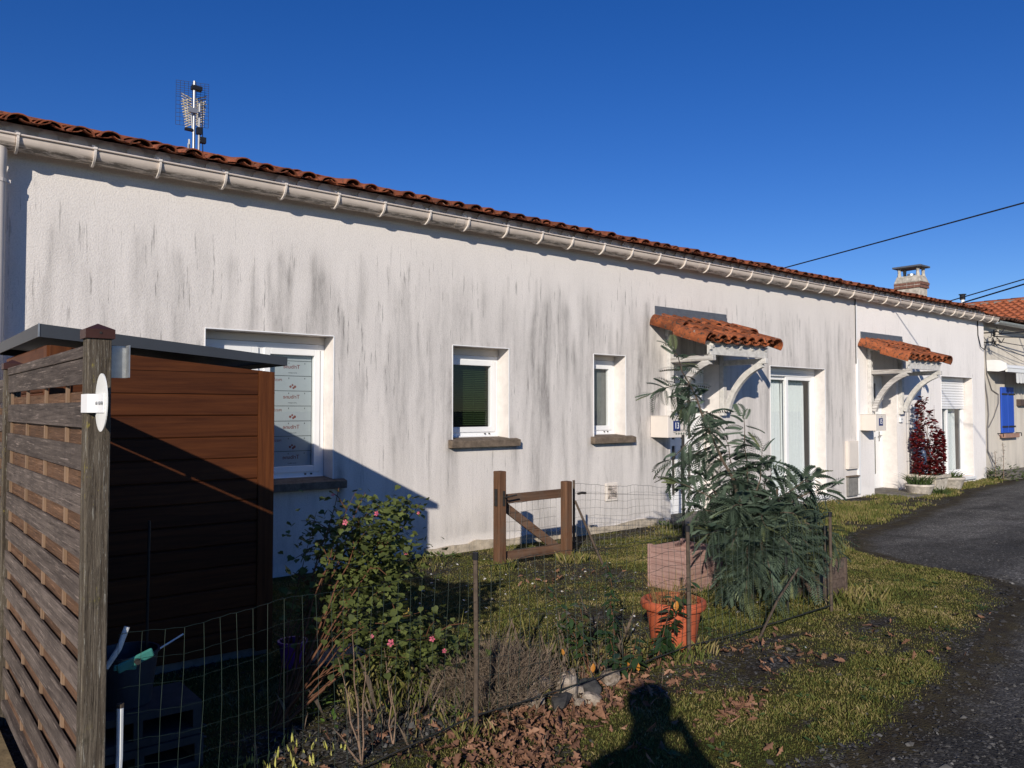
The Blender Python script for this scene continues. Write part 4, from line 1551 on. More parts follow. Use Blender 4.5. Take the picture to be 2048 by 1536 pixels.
for pts, r_, lab in ((sag(INS + Vector((.1, 0, .05)), (22.6, 5.6, 3.62), .05), .014, 'thick black cable from the wall insulators, topmost of the fan'),
                     (sag(INS + Vector((.1, 0, 0)), (22.9, 5.9, 3.36), .06), .012, 'black cable from the wall insulators just above the middle of the fan'),
                     (sag(INS + Vector((.1, -.05, -.1)), (22.8, 6.1, 3.05), .10), .008, 'black cable sagging over the cream wall toward the right'),
                     (sag(INS + Vector((.1, 0, -.12)), (23.2, 6.6, 2.55), .10), .006, 'thin grey cable over the cream wall, upper of the low pair'),
                     (sag(INS + Vector((.06, 0, -.16)), (23.0, 6.75, 2.35), .08), .005, 'thin grey cable over the cream wall, lower of the low pair')):
    cable(pts, r_, lab, group='cables fanning out from the wall corner')
y_ = YN - .02
o = MB().tube([(18.95, y_, 2.95), (19.0, y_, 2.2), (19.15, y_, 1.75), (19.2, y_, 1.4), (19.12, y_, 1.1), (19.12, y_, .6), (19.3, y_ - .05, .35), (19.55, y_ - .1, .1)], .014, 6).build('wall_cable', M['cablegrey'], None, True)
tag(o, 'grey cable running down the corner of the cream wall to the ground', 'cable')
o = MB().tube([(19.08, y_, 2.9), (19.15, y_ - .0, 2.3), (19.4, y_, 1.95), (19.78, y_, 1.85), (19.75, y_ - .01, 1.65), (19.5, y_, 1.35), (19.2, y_, 1.12)], .010, 6).build('wall_cable', M['cablegrey'], None, True)
tag(o, 'thin grey cable looping beside the blue shutter', 'cable')

# ---------------------------------------------------------------- shed
sx0, sx1, sy0, sy1 = .745, 1.965, 4.77, 6.35
shed = thing('garden_shed', (sx0, sy0, 0), 'brown stained plank garden shed with a grey metal roof edge', 'shed')
ztop = lambda x: 1.885 - (x - .70) * .088


def plank_profile(h, t_=.02):
    return [(0, .004), (-.004, 0), (-t_ + .004, 0), (-t_, .006), (-t_, h - .012), (-t_ + .008, h - .003), (0, h - .003)]


PH = .128
n = 14
pl = MB()
pl.prism([(y, z) for y, z in plank_profile(PH)], 0, 0, sx1 - sx0 - .2)
mep = pl.mesh('plank')
mep.materials.append(M['shedplank'])
for k in range(n):
    z = .06 + PH * k
    if z + PH < ztop(sx1) - .06:
        inst('plank', mep, shed, (sx0 + .1, sy0 + .012, z))
ztp = .06 + PH * 13
pp = MB()
mb = MB()
zlo = .06 + PH * math.floor((ztop(sx1) - .06 - .06) / PH)
k0 = int(round((zlo - .06) / PH))
for k in range(k0, 15):
    z = .06 + PH * k
    xe = min(sx1 - .1, .70 + (1.885 - .04 - z - .003) / .088)
    if xe < sx0 + .15: break
    xa = sx0 + .1
    top = lambda x: min(z + PH - .003, ztop(x) - .04)
    xm_ = max(xa, min(xe, .70 + (1.885 - .04 - z - PH + .003) / .088))
    poly = [(xa, z), (xe, z), (xe, top(xe)), (xm_, top(xm_)), (xa, top(xa))]
    poly = [p for i_, p in enumerate(poly) if i_ == 0 or (abs(p[0] - poly[i_ - 1][0]) + abs(p[1] - poly[i_ - 1][1])) > 1e-4]
    MB().prism(poly, 1, sy0 - .008, sy0 + .012).build('plank', M['shedplank'], shed)
for x0_, x1_ in ((sx0, sx0 + .098), (sx1 - .098, sx1)):
    MB().prism([(x0_, .04), (x1_, .04), (x1_, ztop(x1_) - .04), (x0_, ztop(x0_) - .04)], 1, sy0 - .018, sy0 + .012).build('corner_board', M['shedpost'], shed)
# left and right sides
sp = MB()
sp.prism([(-y, z) for y, z in plank_profile(PH)], 1, 0, sy1 - sy0 - .12)
mes = sp.mesh('side_plank')
mes.materials.append(M['shedside'])
for k in range(n):
    z = .06 + PH * k
    o = inst('side_plank', mes, shed, (sx0 + .01, sy1 - .0, z), (0, 0, math.pi))
    o.location = (sx0 + .012, sy1, z)
    if z + PH < ztop(sx1) - .03:
        inst('side_plank', mes, shed, (sx1 - .012, sy0 + .12, z))
MB().box(sx0 - .012, sx0 + .012, sy0 + .013, sy0 + .11, .04, ztop(sx0) - .04).build('corner_board', M['shedpost'], shed)
MB().box(sx1 - .012, sx1 + .012, sy0 + .013, sy0 + .11, .04, ztop(sx1) - .05).build('corner_board', M['shedpost'], shed)
MB().box(sx0 + .02, sx1 - .02, sy1 - .02, sy1, .04, 1.75).build('back_panel', M['shedplank'], shed)
MB().prism([(sx0 + .02, .06), (sx1 - .02, .06), (sx1 - .02, ztop(sx1) - .045), (sx0 + .02, ztop(sx0) - .045)], 1, sy0 + .0135, sy0 + .019).build('gap_blackout', M['black'], shed)  # black sheet added behind the front planks to block light through the gaps
MB().box(sx0 + .02, sx1 - .02, sy0 + .02, sy1, .0, .055).build('floor', M['concrete'], shed)
ov = .055
rx0, rx1, ry0, ry1 = sx0 - .06, sx1 + .06, sy0 - .065, sy1 + .05
rt = lambda x: 1.945 - (x - rx0) * .088
mb = MB()
mb.prism([(rx0 + .01, rt(rx0) - .025), (rx1 - .01, rt(rx1) - .025), (rx1 - .01, rt(rx1) - .006), (rx0 + .01, rt(rx0) - .006)], 1, ry0 + .005, ry1 - .005)
rf = mb.build('roof', M['anthracite'], shed)
mb = MB()
mb.prism([(rx0, rt(rx0) - .068), (rx1, rt(rx1) - .052), (rx1, rt(rx1)), (rx0, rt(rx0))], 1, ry0 - .004, ry0 + .004)
mb.prism([(rx0, rt(rx0) - .068), (rx1, rt(rx1) - .052), (rx1, rt(rx1)), (rx0, rt(rx0))], 1, ry1 - .004, ry1 + .004)
mb.box(rx0 - .003, rx0 + .003, ry0 + .005, ry1 - .005, rt(rx0) - .068, rt(rx0))
mb.box(rx1 - .003, rx1 + .003, ry0 + .005, ry1 - .005, rt(rx1) - .052, rt(rx1))
mb.build('roof_edge', M['anthracite'], rf)
MB().box(rx0 - .006, rx0 + .002, ry0 - .0075, ry0 - .0045, rt(rx0) - .068, rt(rx0) + .001).build('edge_joint', M['galv'], rf)

# ---------------------------------------------------------------- wooden fence
XF, P0, P1, P2 = .55, 2.70, 4.53, 6.36
wf = thing('wooden_fence', (XF, P0, 0), 'weathered wooden panel fence with staggered planks and lichened end post', 'fence')
HW = .034
cp = MB()
cp.box(-.041, .041, -.041, .041, 0, .028)
cp.add([(-.041, -.041, .028), (.041, -.041, .028), (.041, .041, .028), (-.041, .041, .028), (0, 0, .048)], [(0, 1, 4), (1, 2, 4), (2, 3, 4), (3, 0, 4)])
mec = cp.mesh('post_cap')
mec.materials.append(M['cap'])
for y, zt_ in ((P0, 1.722), (P1, 1.70), (P2, 1.70)):
    MB().box(XF - HW, XF + HW, y - HW, y + HW, -.1, zt_).build('post', M['postwood'], wf, bevel=.005)
    inst('post_cap', mec, wf, (XF, y, zt_ - .004))
mb = MB()
mb.tube([(XF, P0 - .043, 1.735), (XF, P0 - .040, 1.735)], .004, 6)
mb.build('screw', M['iron'], wf)
plk = MB()
L = P1 - P0 - 2 * HW - .01
plk.box(0, .009, 0, L, -.003, .077)
mfp = plk.mesh('plank')
mfp.materials.append(M['fenceplank'])
rlk = MB()
rlk.box(0, .009, 0, L, -.017, .112)
mrp = rlk.mesh('rear_plank')
mrp.materials.append(M['fencerear'])
btk = MB()
btk.box(0, .0095, -.012, .012, 0, 1.50)
mbt = btk.mesh('batten')
mbt.materials.append(M['batten'])
for pi, ya in enumerate((P0 + HW + .005, P1 + HW + .005)):
    dz = 0 if pi == 0 else -.05
    MB().box(XF - .024, XF + .016, ya, ya + L, 1.665 + dz, 1.702 + dz).build('top_rail', M['fenceplank'], wf, bevel=.004)
    MB().box(XF - .024, XF + .016, ya, ya + L, .085 + dz, .125 + dz).build('bottom_rail', M['fenceplank'], wf, bevel=.004)
    for k in range(11):
        z = 1.588 - .1385 * k + dz
        o = inst('plank', mfp, wf, (XF - .020 + random.uniform(-.001, .001), ya, z + random.uniform(-.003, .003)), (random.uniform(-.0015, .0015), 0, 0))
        zr = z - .088 if k else z - .080
        if k < 11:
            inst('rear_plank', mrp, wf, (XF + .0000, ya, zr), (0, 0, 0), (1, 1, 1.0 if k else .46))
    for q in (.045, .5, .95, 1.37):
        inst('batten', mbt, wf, (XF - .0100, ya + L - q if q > .1 else ya + L - .03, .135 + dz))
    inst('batten', mbt, wf, (XF - .0100, ya + .03, .135 + dz))
MB().box(XF + HW + .001, XF + HW + .05, P0 + .0, P0 + .003, 1.60, 1.70).build('metal_plate', M['galv'], wf)
MB().box(XF + HW + .045, XF + HW + .048, P0 - .05, P0 - .0005, 1.60, 1.70).build('metal_plate', M['galv'], wf)

sg = thing('round_sign', (XF - .01, P0 - .06, 1.52), 'white round plate seen edge-on, bolted to the fence end post', 'sign')
mb = MB()
cyy, czz = P0 - .115, 1.522
ring = [(cyy + .076 * math.cos(a), czz + .086 * math.sin(a)) for a in np.linspace(0, 2 * math.pi, 41)[:-1]]
mb.prism(ring, 0, XF - .012, XF - .009)
mb.build('disc', M['whiteplate'], sg)
mb = MB()
mb.box(XF - HW - .005, XF - HW - .001, P0 - .06, P0 + .02, 1.492, 1.548)
mb.box(XF - HW - .005, XF - .012, P0 - .064, P0 - .0605, 1.492, 1.548)
mb.box(XF - .0165, XF - .0125, P0 - .165, P0 - .0645, 1.492, 1.548)
mb.build('bracket', M['pvc'], sg)
mb = MB()
for yy in (P0 - .16, P0 - .13, P0 - .09):
    mb.tube([(XF - .021, yy, 1.52), (XF - .0168, yy, 1.52)], .005, 8)
mb.build('bolt', M['galv'], sg)

# ---------------------------------------------------------------- wire fences


def wire_net(mb, A, B, h0, h1a, h1b, dx, nrow, r, wob=.012, seed=1):
    rr = random.Random(seed)
    A, B = Vector(A), Vector(B)
    L = (B - A).length
    d = (B - A).normalized()
    nrm = Vector((-d.y, d.x, 0))
    n = int(L / dx)
    f = lambda u, v: nrm * (wob * 1.4 * math.sin(u * 5 + v * 3 + seed) + wob * math.sin(u * 11 + seed * 2)) + Vector((0, 0, wob * .8 * math.sin(u * 7.3 + v * 2 + seed) + .3 * wob * math.sin(u * 23)))
    P = lambda u, v: A + d * u + Vector((0, 0, h0 + (h1a + (h1b - h1a) * u / L - h0) * v)) + f(u, v)
    for i in range(n + 1):
        u = L * i / n
        o = rr.uniform(-.006, .006)
        mb.tube([P(min(max(u + o + .005 * math.sin(v * 5 + i), 0), L), v) for v in np.linspace(0, 1, 6)], r, 3, False)
    for j in range(nrow + 1):
        v = j / nrow
        rj = r * (1.45 if j in (0, nrow) else 1.0)
        mb.tube([P(L * i / (2 * n), v) + Vector((0, 0, .0025 * (i % 2))) for i in range(2 * n + 1)], rj, 3, False)


fence1 = thing('wire_fence', (2.2, 2.97, 0), 'low green wire mesh fence in front of the flower bed, on thin rusty stakes', 'fence')
mb = MB()
LA, A_, B__, C_ = (.625, 2.71, 0), (2.2, 2.97, 0), (3.85, 3.06, 0), (5.57, 3.11, 0)
wire_net(mb, LA, A_, .10, .80, .785, .066, 8, .0008, .010, 1)
wire_net(mb, A_, B__, .09, .785, .735, .064, 8, .0011, .012, 2)
wire_net(mb, B__, C_, .06, .735, .72, .064, 8, .0013, .010, 3)
mb.build('wire_mesh', M['wire'], fence1, fix=False)
mb = MB()
mb.tube(sag((1.45, 2.95, .02), A_[:2] + (.10,), .0, 6) + sag(A_[:2] + (.10,), B__[:2] + (.09,), .01, 8)[1:] + sag(B__[:2] + (.09,), C_[:2] + (.06,), .01, 8)[1:], .004, 5)
mb.build('tension_wire', M['darkstake'], fence1)
for p, top, m_ in ((A_, .84, 'stake'), (B__, .80, 'stake'), (C_, .74, 'stake'), ((5.66, 3.2), .62, 'stake')):
    MB().tube([(p[0], p[1], -.05), (p[0] + .005, p[1] + .004, top * .5), (p[0] - .004, p[1], top)], .0115, 8).build('stake', M[m_], fence1)
    MB().tube([(p[0] - .004, p[1], top - .03), (p[0] - .004, p[1], top + .004)], .0145, 8).build('stake_cap', M['black'], fence1)
MB().tube([(4.55, 3.05, .0), (4.85, 3.1, .2), (5.15, 3.12, .38)], .008, 6).build('brace', M['stake'], fence1)
MB().tube([(5.3, 3.3, .0), (5.28, 3.3, .42)], .010, 6).build('brace', M['darkstake'], fence1)

fence2 = thing('wire_fence', (5.68, 5.98, 0), 'wire mesh fence running from the wooden gate along the house wall', 'fence')
mb = MB()
wire_net(mb, (5.70, 5.98, 0), (7.43, 5.97, 0), .05, .73, .60, .075, 8, .0014, .012, 5)
wire_net(mb, (7.43, 5.97, 0), (6.9, 4.4, 0), .05, .60, .70, .075, 7, .0014, .012, 6)
mb.build('wire_mesh', M['wiregrey'], fence2, fix=False)
for p, top, r_, m_ in (((5.69, 5.99), .775, .013, 'stake'), ((7.43, 5.97), 1.21, .017, 'darkstake'), ((6.9, 4.4), .75, .012, 'stake')):
    MB().tube([(p[0], p[1], -.05), (p[0], p[1], top)], r_, 8).build('stake', M[m_], fence2)
MB().tube([(5.70, 5.98, .56), (5.46, 5.33, .0)], .012, 8).build('brace', M['stake'], fence2)
mb = MB()
mb.tube([(5.73, 5.97, .635), (5.79, 5.97, .64), (5.84, 5.97, .635)], .014, 6)
mb.tube([(5.70, 5.98, .64), (7.43, 5.97, .50)], .0022, 4)
mb.build('wire_tensioner', M['iron'], fence2)

# end post of the wire fence: broken white painted rod
wr = thing('broken_rod', (.62, 2.72, 0), 'broken white painted rusty rod at the left end of the wire fence', 'rod')
MB().tube([(.57, 2.72, -.02), (.59, 2.72, .12), (.605, 2.72, .26), (.632, 2.72, .335), (.636, 2.72, .42), (.636, 2.72, .572)], .010, 8).build('lower_piece', M['whiteplate'], wr)
MB().tube([(.596, 2.745, .692), (.632, 2.735, .75), (.655, 2.735, .815)], .009, 8).build('upper_piece', M['whiteplate'], wr)
MB().tube([(.636, 2.72, .572), (.636, 2.72, .584)], .011, 8).build('rust_ring', M['stake'], wr)
MB().tube([(.591, 2.745, .684), (.597, 2.745, .695)], .011, 8).build('rust_ring', M['stake'], wr)
MB().tube([(.634, 2.72, .345), (.635, 2.72, .356)], .011, 8).build('rust_ring', M['stake'], wr)

# ---------------------------------------------------------------- garden gate
gt = thing('garden_gate', (4.65, 5.9, 0), 'low brown wooden garden gate with diagonal brace and wire infill', 'gate')
MB().box(4.605, 4.695, 5.86, 5.95, -.1, .925).build('post', M['gatewood'], gt, bevel=.008)
MB().box(5.405, 5.49, 5.80, 5.885, -.1, .79).build('post', M['gatewood'], gt, bevel=.008)
ga, gb = Vector((4.70, 5.925, 0)), Vector((5.56, 5.905, 0))
MB().bar((4.70, 5.93, .655), (5.56, 5.915, .665), .04, .085).build('rail', M['gaterail'], gt, bevel=.005)
MB().bar((4.70, 5.93, .115), (5.56, 5.915, .115), .04, .085).build('rail', M['gaterail'], gt, bevel=.005)
MB().bar((4.70, 5.975, .62), (5.42, 5.96, .12), .03, .085).build('brace', M['gaterail'], gt, bevel=.005)
MB().bar((5.50, 5.94, .10), (5.50, 5.94, .70), .05, .03, (1, 0, 0)).build('stile', M['gatewood'], gt)
mb = MB()
wire_net(mb, (4.72, 5.955, 0), (5.40, 5.94, 0), .16, .61, .61, .075, 5, .0014, .006, 8)
mb.build('wire_mesh', M['wiregrey'], gt, fix=False)
mb = MB()
mb.tube([(4.66, 5.855, .685), (4.66, 5.82, .685), (4.78, 5.81, .70)], .008, 6)
mb.box(4.65, 4.672, 5.852, 5.8595, .60, .74)
mb.box(4.596, 4.6045, 5.88, 5.92, .60, .76)
mb.build('latch', M['iron'], gt)

# ---------------------------------------------------------------- planters, pots, garden odds and ends


def slat_planter(name, x0, x1, y0, y1, h, rows, mx, my, label, corner=.035):
    p = thing(name, (x0, y0, 0), label, 'planter')
    hh = (h - .01) / rows
    a = MB()
    a.prism([(0, .003), (0, hh - .003), (.004, hh - .0005), (.018, hh - .0005), (.018, .0005), (.004, .0005)], 0, 0, x1 - x0 - 2 * corner)
    ma = a.mesh('slat')
    ma.materials.append(M[mx])
    b = MB()
    b.prism([(0, .003), (0, hh - .003), (.004, hh - .0005), (.018, hh - .0005), (.018, .0005), (.004, .0005)], 1, 0, y1 - y0 - 2 * corner)
    mb_ = b.mesh('slat')
    mb_.materials.append(M[my])
    for k in range(rows):
        z = .005 + hh * k
        inst('slat', ma, p, (x0 + corner, y0 + .004, z))
        inst('slat', ma, p, (x0 + corner, y1 - .022, z))
        inst('slat', mb_, p, (x0 + .004, y0 + corner, z))
        inst('slat', mb_, p, (x1 - .022, y0 + corner, z))
    for xa in (x0, x1 - corner):
        for ya in (y0, y1 - corner):
            MB().box(xa, xa + corner, ya, ya + corner, 0, h + .012).build('corner_post', M[mx], p, bevel=.004)
    MB().box(x0 + .024, x1 - .024, y0 + .024, y1 - .024, h * .55, h * .6).build('soil', M['ground'], p)
    return p


slat_planter('wooden_planter', 5.19, 5.66, 4.13, 4.56, .35, 7, 'pink', 'pinkside', 'faded pinkish square planter of grooved slats inside the wire fence')
slat_planter('wooden_planter', 5.80, 6.22, 3.33, 4.0, .29, 4, 'darkplanter', 'darkplanter', 'low dark brown plank planter at the right foot of the mimosa')
o = MB().box(9.30, 9.75, 6.25, 6.45, 0, .16).build('brick_trough', M['brick'], None, bevel=.01)
tag(o, 'reddish brick trough in front of the glazed door, behind the mimosa', 'planter')

pot = thing('flower_pot', (3.99, 3.28, 0), 'orange terracotta coloured plastic flower pot with thick rolled rim behind the wire', 'flower pot')
mb = MB()
PC = (4.0, 3.30, 0)
mb.lathe([(.001, .01), (.125, .01), (.13, .0), (.135, .012), (.172, .245), (.178, .246), (.198, .252), (.208, .272), (.203, .297), (.188, .306), (.172, .298), (.168, .27), (.16, .22)], PC, 48)
mb.build('shell', M['terracotta'], pot, True)
MB().lathe([(.001, .235), (.163, .235)], PC, 24).build('soil', M['ground'], pot)


def tuft(name, parent, c, r, h, n, m, w=.003, lean=.35, kind=None, seed=0, nseg=4):
    rr = random.Random(seed)
    mb = MB()
    for k in range(n):
        a, q = rr.uniform(0, 2 * math.pi), r * math.sqrt(rr.random())
        p = Vector((c[0] + q * math.cos(a), c[1] + q * math.sin(a), c[2]))
        hh = h * rr.uniform(.5, 1.1)
        d = Vector((math.cos(a), math.sin(a), 0)) * lean * hh * rr.uniform(.1, 1.0)
        b = rr.uniform(0, math.pi)
        s_ = Vector((math.cos(b), math.sin(b), 0)) * w
        vs, fs = [], []
        for j in range(nseg):
            t_ = j / (nseg - 1)
            cpt = p + d * t_ * t_ + Vector((0, 0, hh * (t_ - .25 * lean * t_ * t_)))
            ww = 1 - .85 * t_
            vs += [cpt - s_ * ww, cpt + s_ * ww]
        fs = [(2 * j, 2 * j + 1, 2 * j + 3, 2 * j + 2) for j in range(nseg - 1)]
        mb.add(vs, fs)
    o = mb.build(name, m, parent, False, fix=False)
    if kind: o['kind'] = kind
    return o


dg = thing('dry_plant', (PC[0], PC[1], .235), 'dead straw coloured stalks standing in the orange flower pot', 'plant')
tuft('stalks', dg, (PC[0], PC[1], .23), .14, .26, 170, M['straw'], .0022, .45, None, 4)
tuft('brown_stalks', dg, (PC[0] - .03, PC[1], .23), .14, .20, 120, M['deadleaf'], .002, .8, None, 5)

# concrete blocks and tub in the fence's shade


def hollow_block(x0, y0, z0, label):
    b = thing('concrete_block', (x0, y0, z0), label, 'concrete block', 'concrete blocks under the grey tub')
    w, d, h = .50, .30, .135
    mb = MB()
    mb.box(x0, x0 + w, y0, y0 + d, z0, z0 + .03)
    mb.box(x0, x0 + w, y0, y0 + d, z0 + h - .03, z0 + h)
    for xa in (x0, x0 + w / 2 - .018, x0 + w - .035):
        mb.box(xa, xa + .035, y0 + .001, y0 + d - .001, z0 + .0305, z0 + h - .0305)
    mb.build('shell', M['concdark'], b)


hollow_block(.635, 3.46, .0, 'hollow concrete block on the ground, below the other block by the fence')
hollow_block(.63, 3.47, .138, 'upper hollow concrete block, directly under the grey tub')
bk = thing('zinc_tub', (.87, 3.66, .275), 'grey tub standing on concrete blocks in the fence shade', 'tub')
mb = MB()
BC = (.87, 3.64, .276)
mb.lathe([(.001, 0), (.098, 0), (.10, .005), (.124, .2), (.131, .205), (.131, .215), (.122, .215), (.118, .19), (.095, .012), (.001, .012)], BC, 32)
mb.build('body', M['bucket'], bk, True)
MB().lathe([(.001, .15), (.112, .15)], BC, 20).build('soil', M['ground'], bk)
MB().tube([(BC[0] + .13, BC[1] - .01, BC[2] + .2), (BC[0] + .26, BC[1] + .1, BC[2] + .215)], .004, 6).build('handle', M['whiteplate'], bk)
rod = MB().tube([(.96, 3.68, .30), (.965, 3.68, 1.02)], .006, 6).build('plant_stake', M['darkstake'])
tag(rod, 'thin dark stake standing in the grey tub', 'stake')
cl = thing('clamp_tool', (.67, 2.78, .69), 'turquoise plastic clamp hooked on the wire by the broken rod', 'clamp')
MB().bar((.632, 2.75, .682), (.742, 2.765, .714), .011, .03).build('jaw', M['turq'], cl, bevel=.005)
MB().bar((.622, 2.755, .688), (.692, 2.765, .676), .011, .018).build('jaw', M['turq'], cl, bevel=.004)
MB().tube([(.69, 2.738, .697), (.69, 2.775, .697)], .009, 10).build('pivot', M['iron'], cl)
pp_ = thing('purple_pot', (1.95, 4.42, 0), 'small purple plastic pot in the shade by the shed corner', 'flower pot')
MB().lathe([(.001, 0), (.055, 0), (.075, .15), (.085, .152), (.085, .165), (.072, .165), (.06, .1)], (1.95, 4.42, 0), 20).build('shell', M['purple'], pp_, True)
MB().lathe([(.001, .13), (.07, .13)], (1.95, 4.42, 0), 16).build('soil', M['ground'], pp_)
tuft('dry_fronds', pp_, (1.95, 4.42, .13), .05, .16, 40, M['deadleaf'], .004, 1.2, None, 6)
o = MB().box(2.05, 2.40, 4.30, 4.55, 0, .04).build('paving_slab', M['slab'], None, bevel=.01)
o.rotation_euler = (0, 0, .0)
tag(o, 'flat stone slab on the ground beside the purple pot', 'slab')

# pale and dark stones heaped by the fence


def rock_mesh(name, seed, m):
    rr = random.Random(seed)
    bm = bmesh.new()
    bmesh.ops.create_icosphere(bm, subdivisions=2, radius=1)
    dirs = [Vector((rr.gauss(0, 1), rr.gauss(0, 1), rr.gauss(0, 1))).normalized() for _ in range(9)]
    cut = [rr.uniform(.55, .95) for _ in range(9)]
    for v in bm.verts:
        k = 1.0
        for d, c in zip(dirs, cut):
            q = v.co.normalized().dot(d)
            if q > 1e-3: k = min(k, c / q)
        v.co *= k * rr.uniform(.96, 1.04)
    me = bpy.data.meshes.new(name)
    bm.to_mesh(me)
    bm.free()
    me.materials.append(m)
    return me


pale = [rock_mesh('rock', s, M['stonepale']) for s in range(4)]
dark = [rock_mesh('rock', s + 20, M['stonedark']) for s in range(3)]
SG = 'stones heaped beside the wire fence'
for (x, y, s, me, lab, sc) in (
        (2.80, 3.22, .085, pale[0], 'cream stone at the back of the heap, widest of the pale ones', (1.2, .9, .7)),
        (2.66, 3.12, .065, pale[1], 'white stone at the left end of the heap', (1.2, 1, .8)),
        (2.86, 3.06, .075, pale[2], 'grey brown flat-faced stone in the middle of the heap', (1, .8, 1.1)),
        (2.97, 3.19, .055, pale[3], 'tan upright stone at the back right of the heap', (.8, .7, 1.1)),
        (2.94, 3.06, .035, pale[0], 'small cream stone between the grey and the black ones', (1, 1, 1)),
        (3.02, 3.06, .070, dark[0], 'black slag stone right of the small cream stone', (1.2, .8, .8)),
        (2.76, 3.00, .075, dark[1], 'black slag stone at the front of the heap under the wire', (1.3, .8, .7)),
        (2.92, 2.94, .050, pale[1], 'pale pitted stone at the front right of the heap', (1.1, 1, .8)),
        (3.05, 3.22, .045, pale[2], 'brown stone leaning at the back right of the heap', (.7, .7, 1.2)),
        (3.22, 3.10, .115, pale[3], 'long striped pale stone lying right of the heap', (1.25, .55, .42)),
        (2.84, 2.95, .032, pale[3], 'small tan stone in front of the grey one', (1, 1, .8)),
        (2.99, 3.15, .026, pale[0], 'little white pebble among the stones at the back', (1, 1, .8))):
    o = inst('stone', me, None, (x, y, s * sc[2] * .55), (random.uniform(-.3, .3), random.uniform(-.3, .3), random.uniform(0, 6)), (s * sc[0], s * sc[1], s * sc[2]))
    tag(o, lab, 'stone', SG)

# stone pots by door 15
ur = thing('stone_planter', (15.5, 6.5, 0), 'square cream cast stone planter with flared rim under the red shrub', 'planter')
mb = MB()
ux0, ux1, uy0, uy1 = 14.98, 15.52, 6.33, 6.80
mb.add([(ux0 + .05, uy0 + .04, 0), (ux1 - .05, uy0 + .04, 0), (ux1 - .05, uy1, 0), (ux0 + .05, uy1, 0), (ux0, uy0, .26), (ux1, uy0, .26), (ux1, uy1, .26), (ux0, uy1, .26)], MB.BF)
mb.build('body', M['oldstone'], ur, bevel=.012)
mb = MB()
frame_boxes(mb, ux0 - .03, ux1 + .03, 0, 1, 0, 1, .06)
mb = MB()
mb.box(ux0 - .035, ux1 + .035, uy0 - .035, uy0 + .04, .262, .315)
mb.box(ux0 - .035, ux1 + .035, uy1 - .04, uy1 + .02, .262, .315)
mb.box(ux0 - .035, ux0 + .04, uy0 + .041, uy1 - .041, .262, .315)
mb.box(ux1 - .04, ux1 + .035, uy0 + .041, uy1 - .041, .262, .315)
mb.build('rim', M['oldstone'], ur, bevel=.012)
MB().box(ux0 + .041, ux1 - .041, uy0 + .041, uy1 - .041, .262, .295).build('soil', M['ground'], ur)


def bowl(cx, cy, r, h, label):
    b = thing('stone_bowl', (cx, cy, 0), label, 'planter', 'cast stone bowls by the red shrub')
    MB().lathe([(.001, 0), (r * .72, 0), (r * .75, .01), (r * .98, h * .8), (r * 1.03, h * .85), (r, h), (r * .86, h), (r * .82, h * .8), (.001, h * .8)], (cx, cy, 0), 28).build('shell', M['bowl'], b, True)
    return b


bowl(14.52, 6.42, .24, .19, 'white stone bowl with strap leaved plant left of the cream planter')
bowl(16.15, 6.58, .27, .22, 'white stone bowl right of the cream planter, below the glazed door')
for (cx, cy, z, r, h, n, lab) in ((14.52, 6.42, .16, .19, .28, 130, 'strap leaved green plant filling the left stone bowl'), (16.15, 6.58, .19, .20, .2, 90, 'low green plant in the bowl right of the cream planter'), (14.78, 6.16, .0, .13, .2, 70, 'strap leaved clump on the ground in front of the left bowl')):
    p = thing('strap_leaved_plant', (cx, cy, z), lab, 'plant')
    tuft('leaves', p, (cx, cy, z), r, h, n, M['strap'], .013, 1.1, None, int(cx * 10))

# red shrub with its trellis
rs = thing('red_shrub', (15.3, 6.58, .29), 'dark red leaved shrub trained tall out of the cream stone planter', 'shrub')
rr = random.Random(12)
mb = MB()
stems = []
for k in range(9):
    top = Vector((15.22 + rr.uniform(-.22, .2), 6.60 + rr.uniform(-.1, .1), rr.uniform(1.0, 1.72)))
    b0 = Vector((15.32 + rr.uniform(-.06, .06), 6.58 + rr.uniform(-.05, .05), .28))
    pts = [b0.lerp(top, q) + Vector((rr.uniform(-.05, .05), rr.uniform(-.04, .04), 0)) * (1 if 0 < q < 1 else 0) for q in (0, .25, .5, .75, 1)]
    stems.append(pts)
    mb.tube(pts, [.009, .008, .006, .004, .002], 5)
mb.build('stem', M['bark'], rs)
lf_v = [(0, 0, 0), (.32, .35, .06), (.22, .8, .04), (0, 1, -.04), (-.22, .8, .04), (-.32, .35, .06)]
lf_f = [(0, 1, 2, 3), (0, 3, 4, 5)]
mats_ = []
for k in range(2900):
    z = rr.uniform(.30, 1.70)
    if rr.random() < .25: z = rr.uniform(.3, 1.1)
    wdt = np.interp(z, [.28, .45, .6, .95, 1.15, 1.3, 1.7], [.36, .22, .27, .34, .22, .15, .10])
    cxx = np.interp(z, [.28, .6, 1.0, 1.3, 1.7], [15.28, 15.28, 15.26, 15.16, 15.13])
    a = rr.uniform(0, 2 * math.pi)
    q = wdt * math.sqrt(rr.random())
    if vnoise(a * 1.6 + 3, z * 5.5, 1.0, 4) < np.interp(z, [.3, .9, 1.3, 1.7], [.36, .42, .56, .62]): continue
    p = (cxx + q * math.cos(a), 6.58 + min(q, .22) * math.sin(a), z + .05 * math.sin(a * 7))
    mats_.append(xf(p, aim((math.cos(a) + rr.uniform(-.6, .6), math.sin(a) + rr.uniform(-.6, .6), rr.uniform(-.6, .5)), rr.uniform(-.8, .8)), rr.uniform(.05, .09)))
scatter('foliage', lf_v, lf_f, np.array(mats_), M['redleaf'], rs, 'stuff')
tr = thing('plant_trellis', (15.3, 6.78, .29), 'thin wire trellis behind the red shrub', 'trellis')
mb = MB()
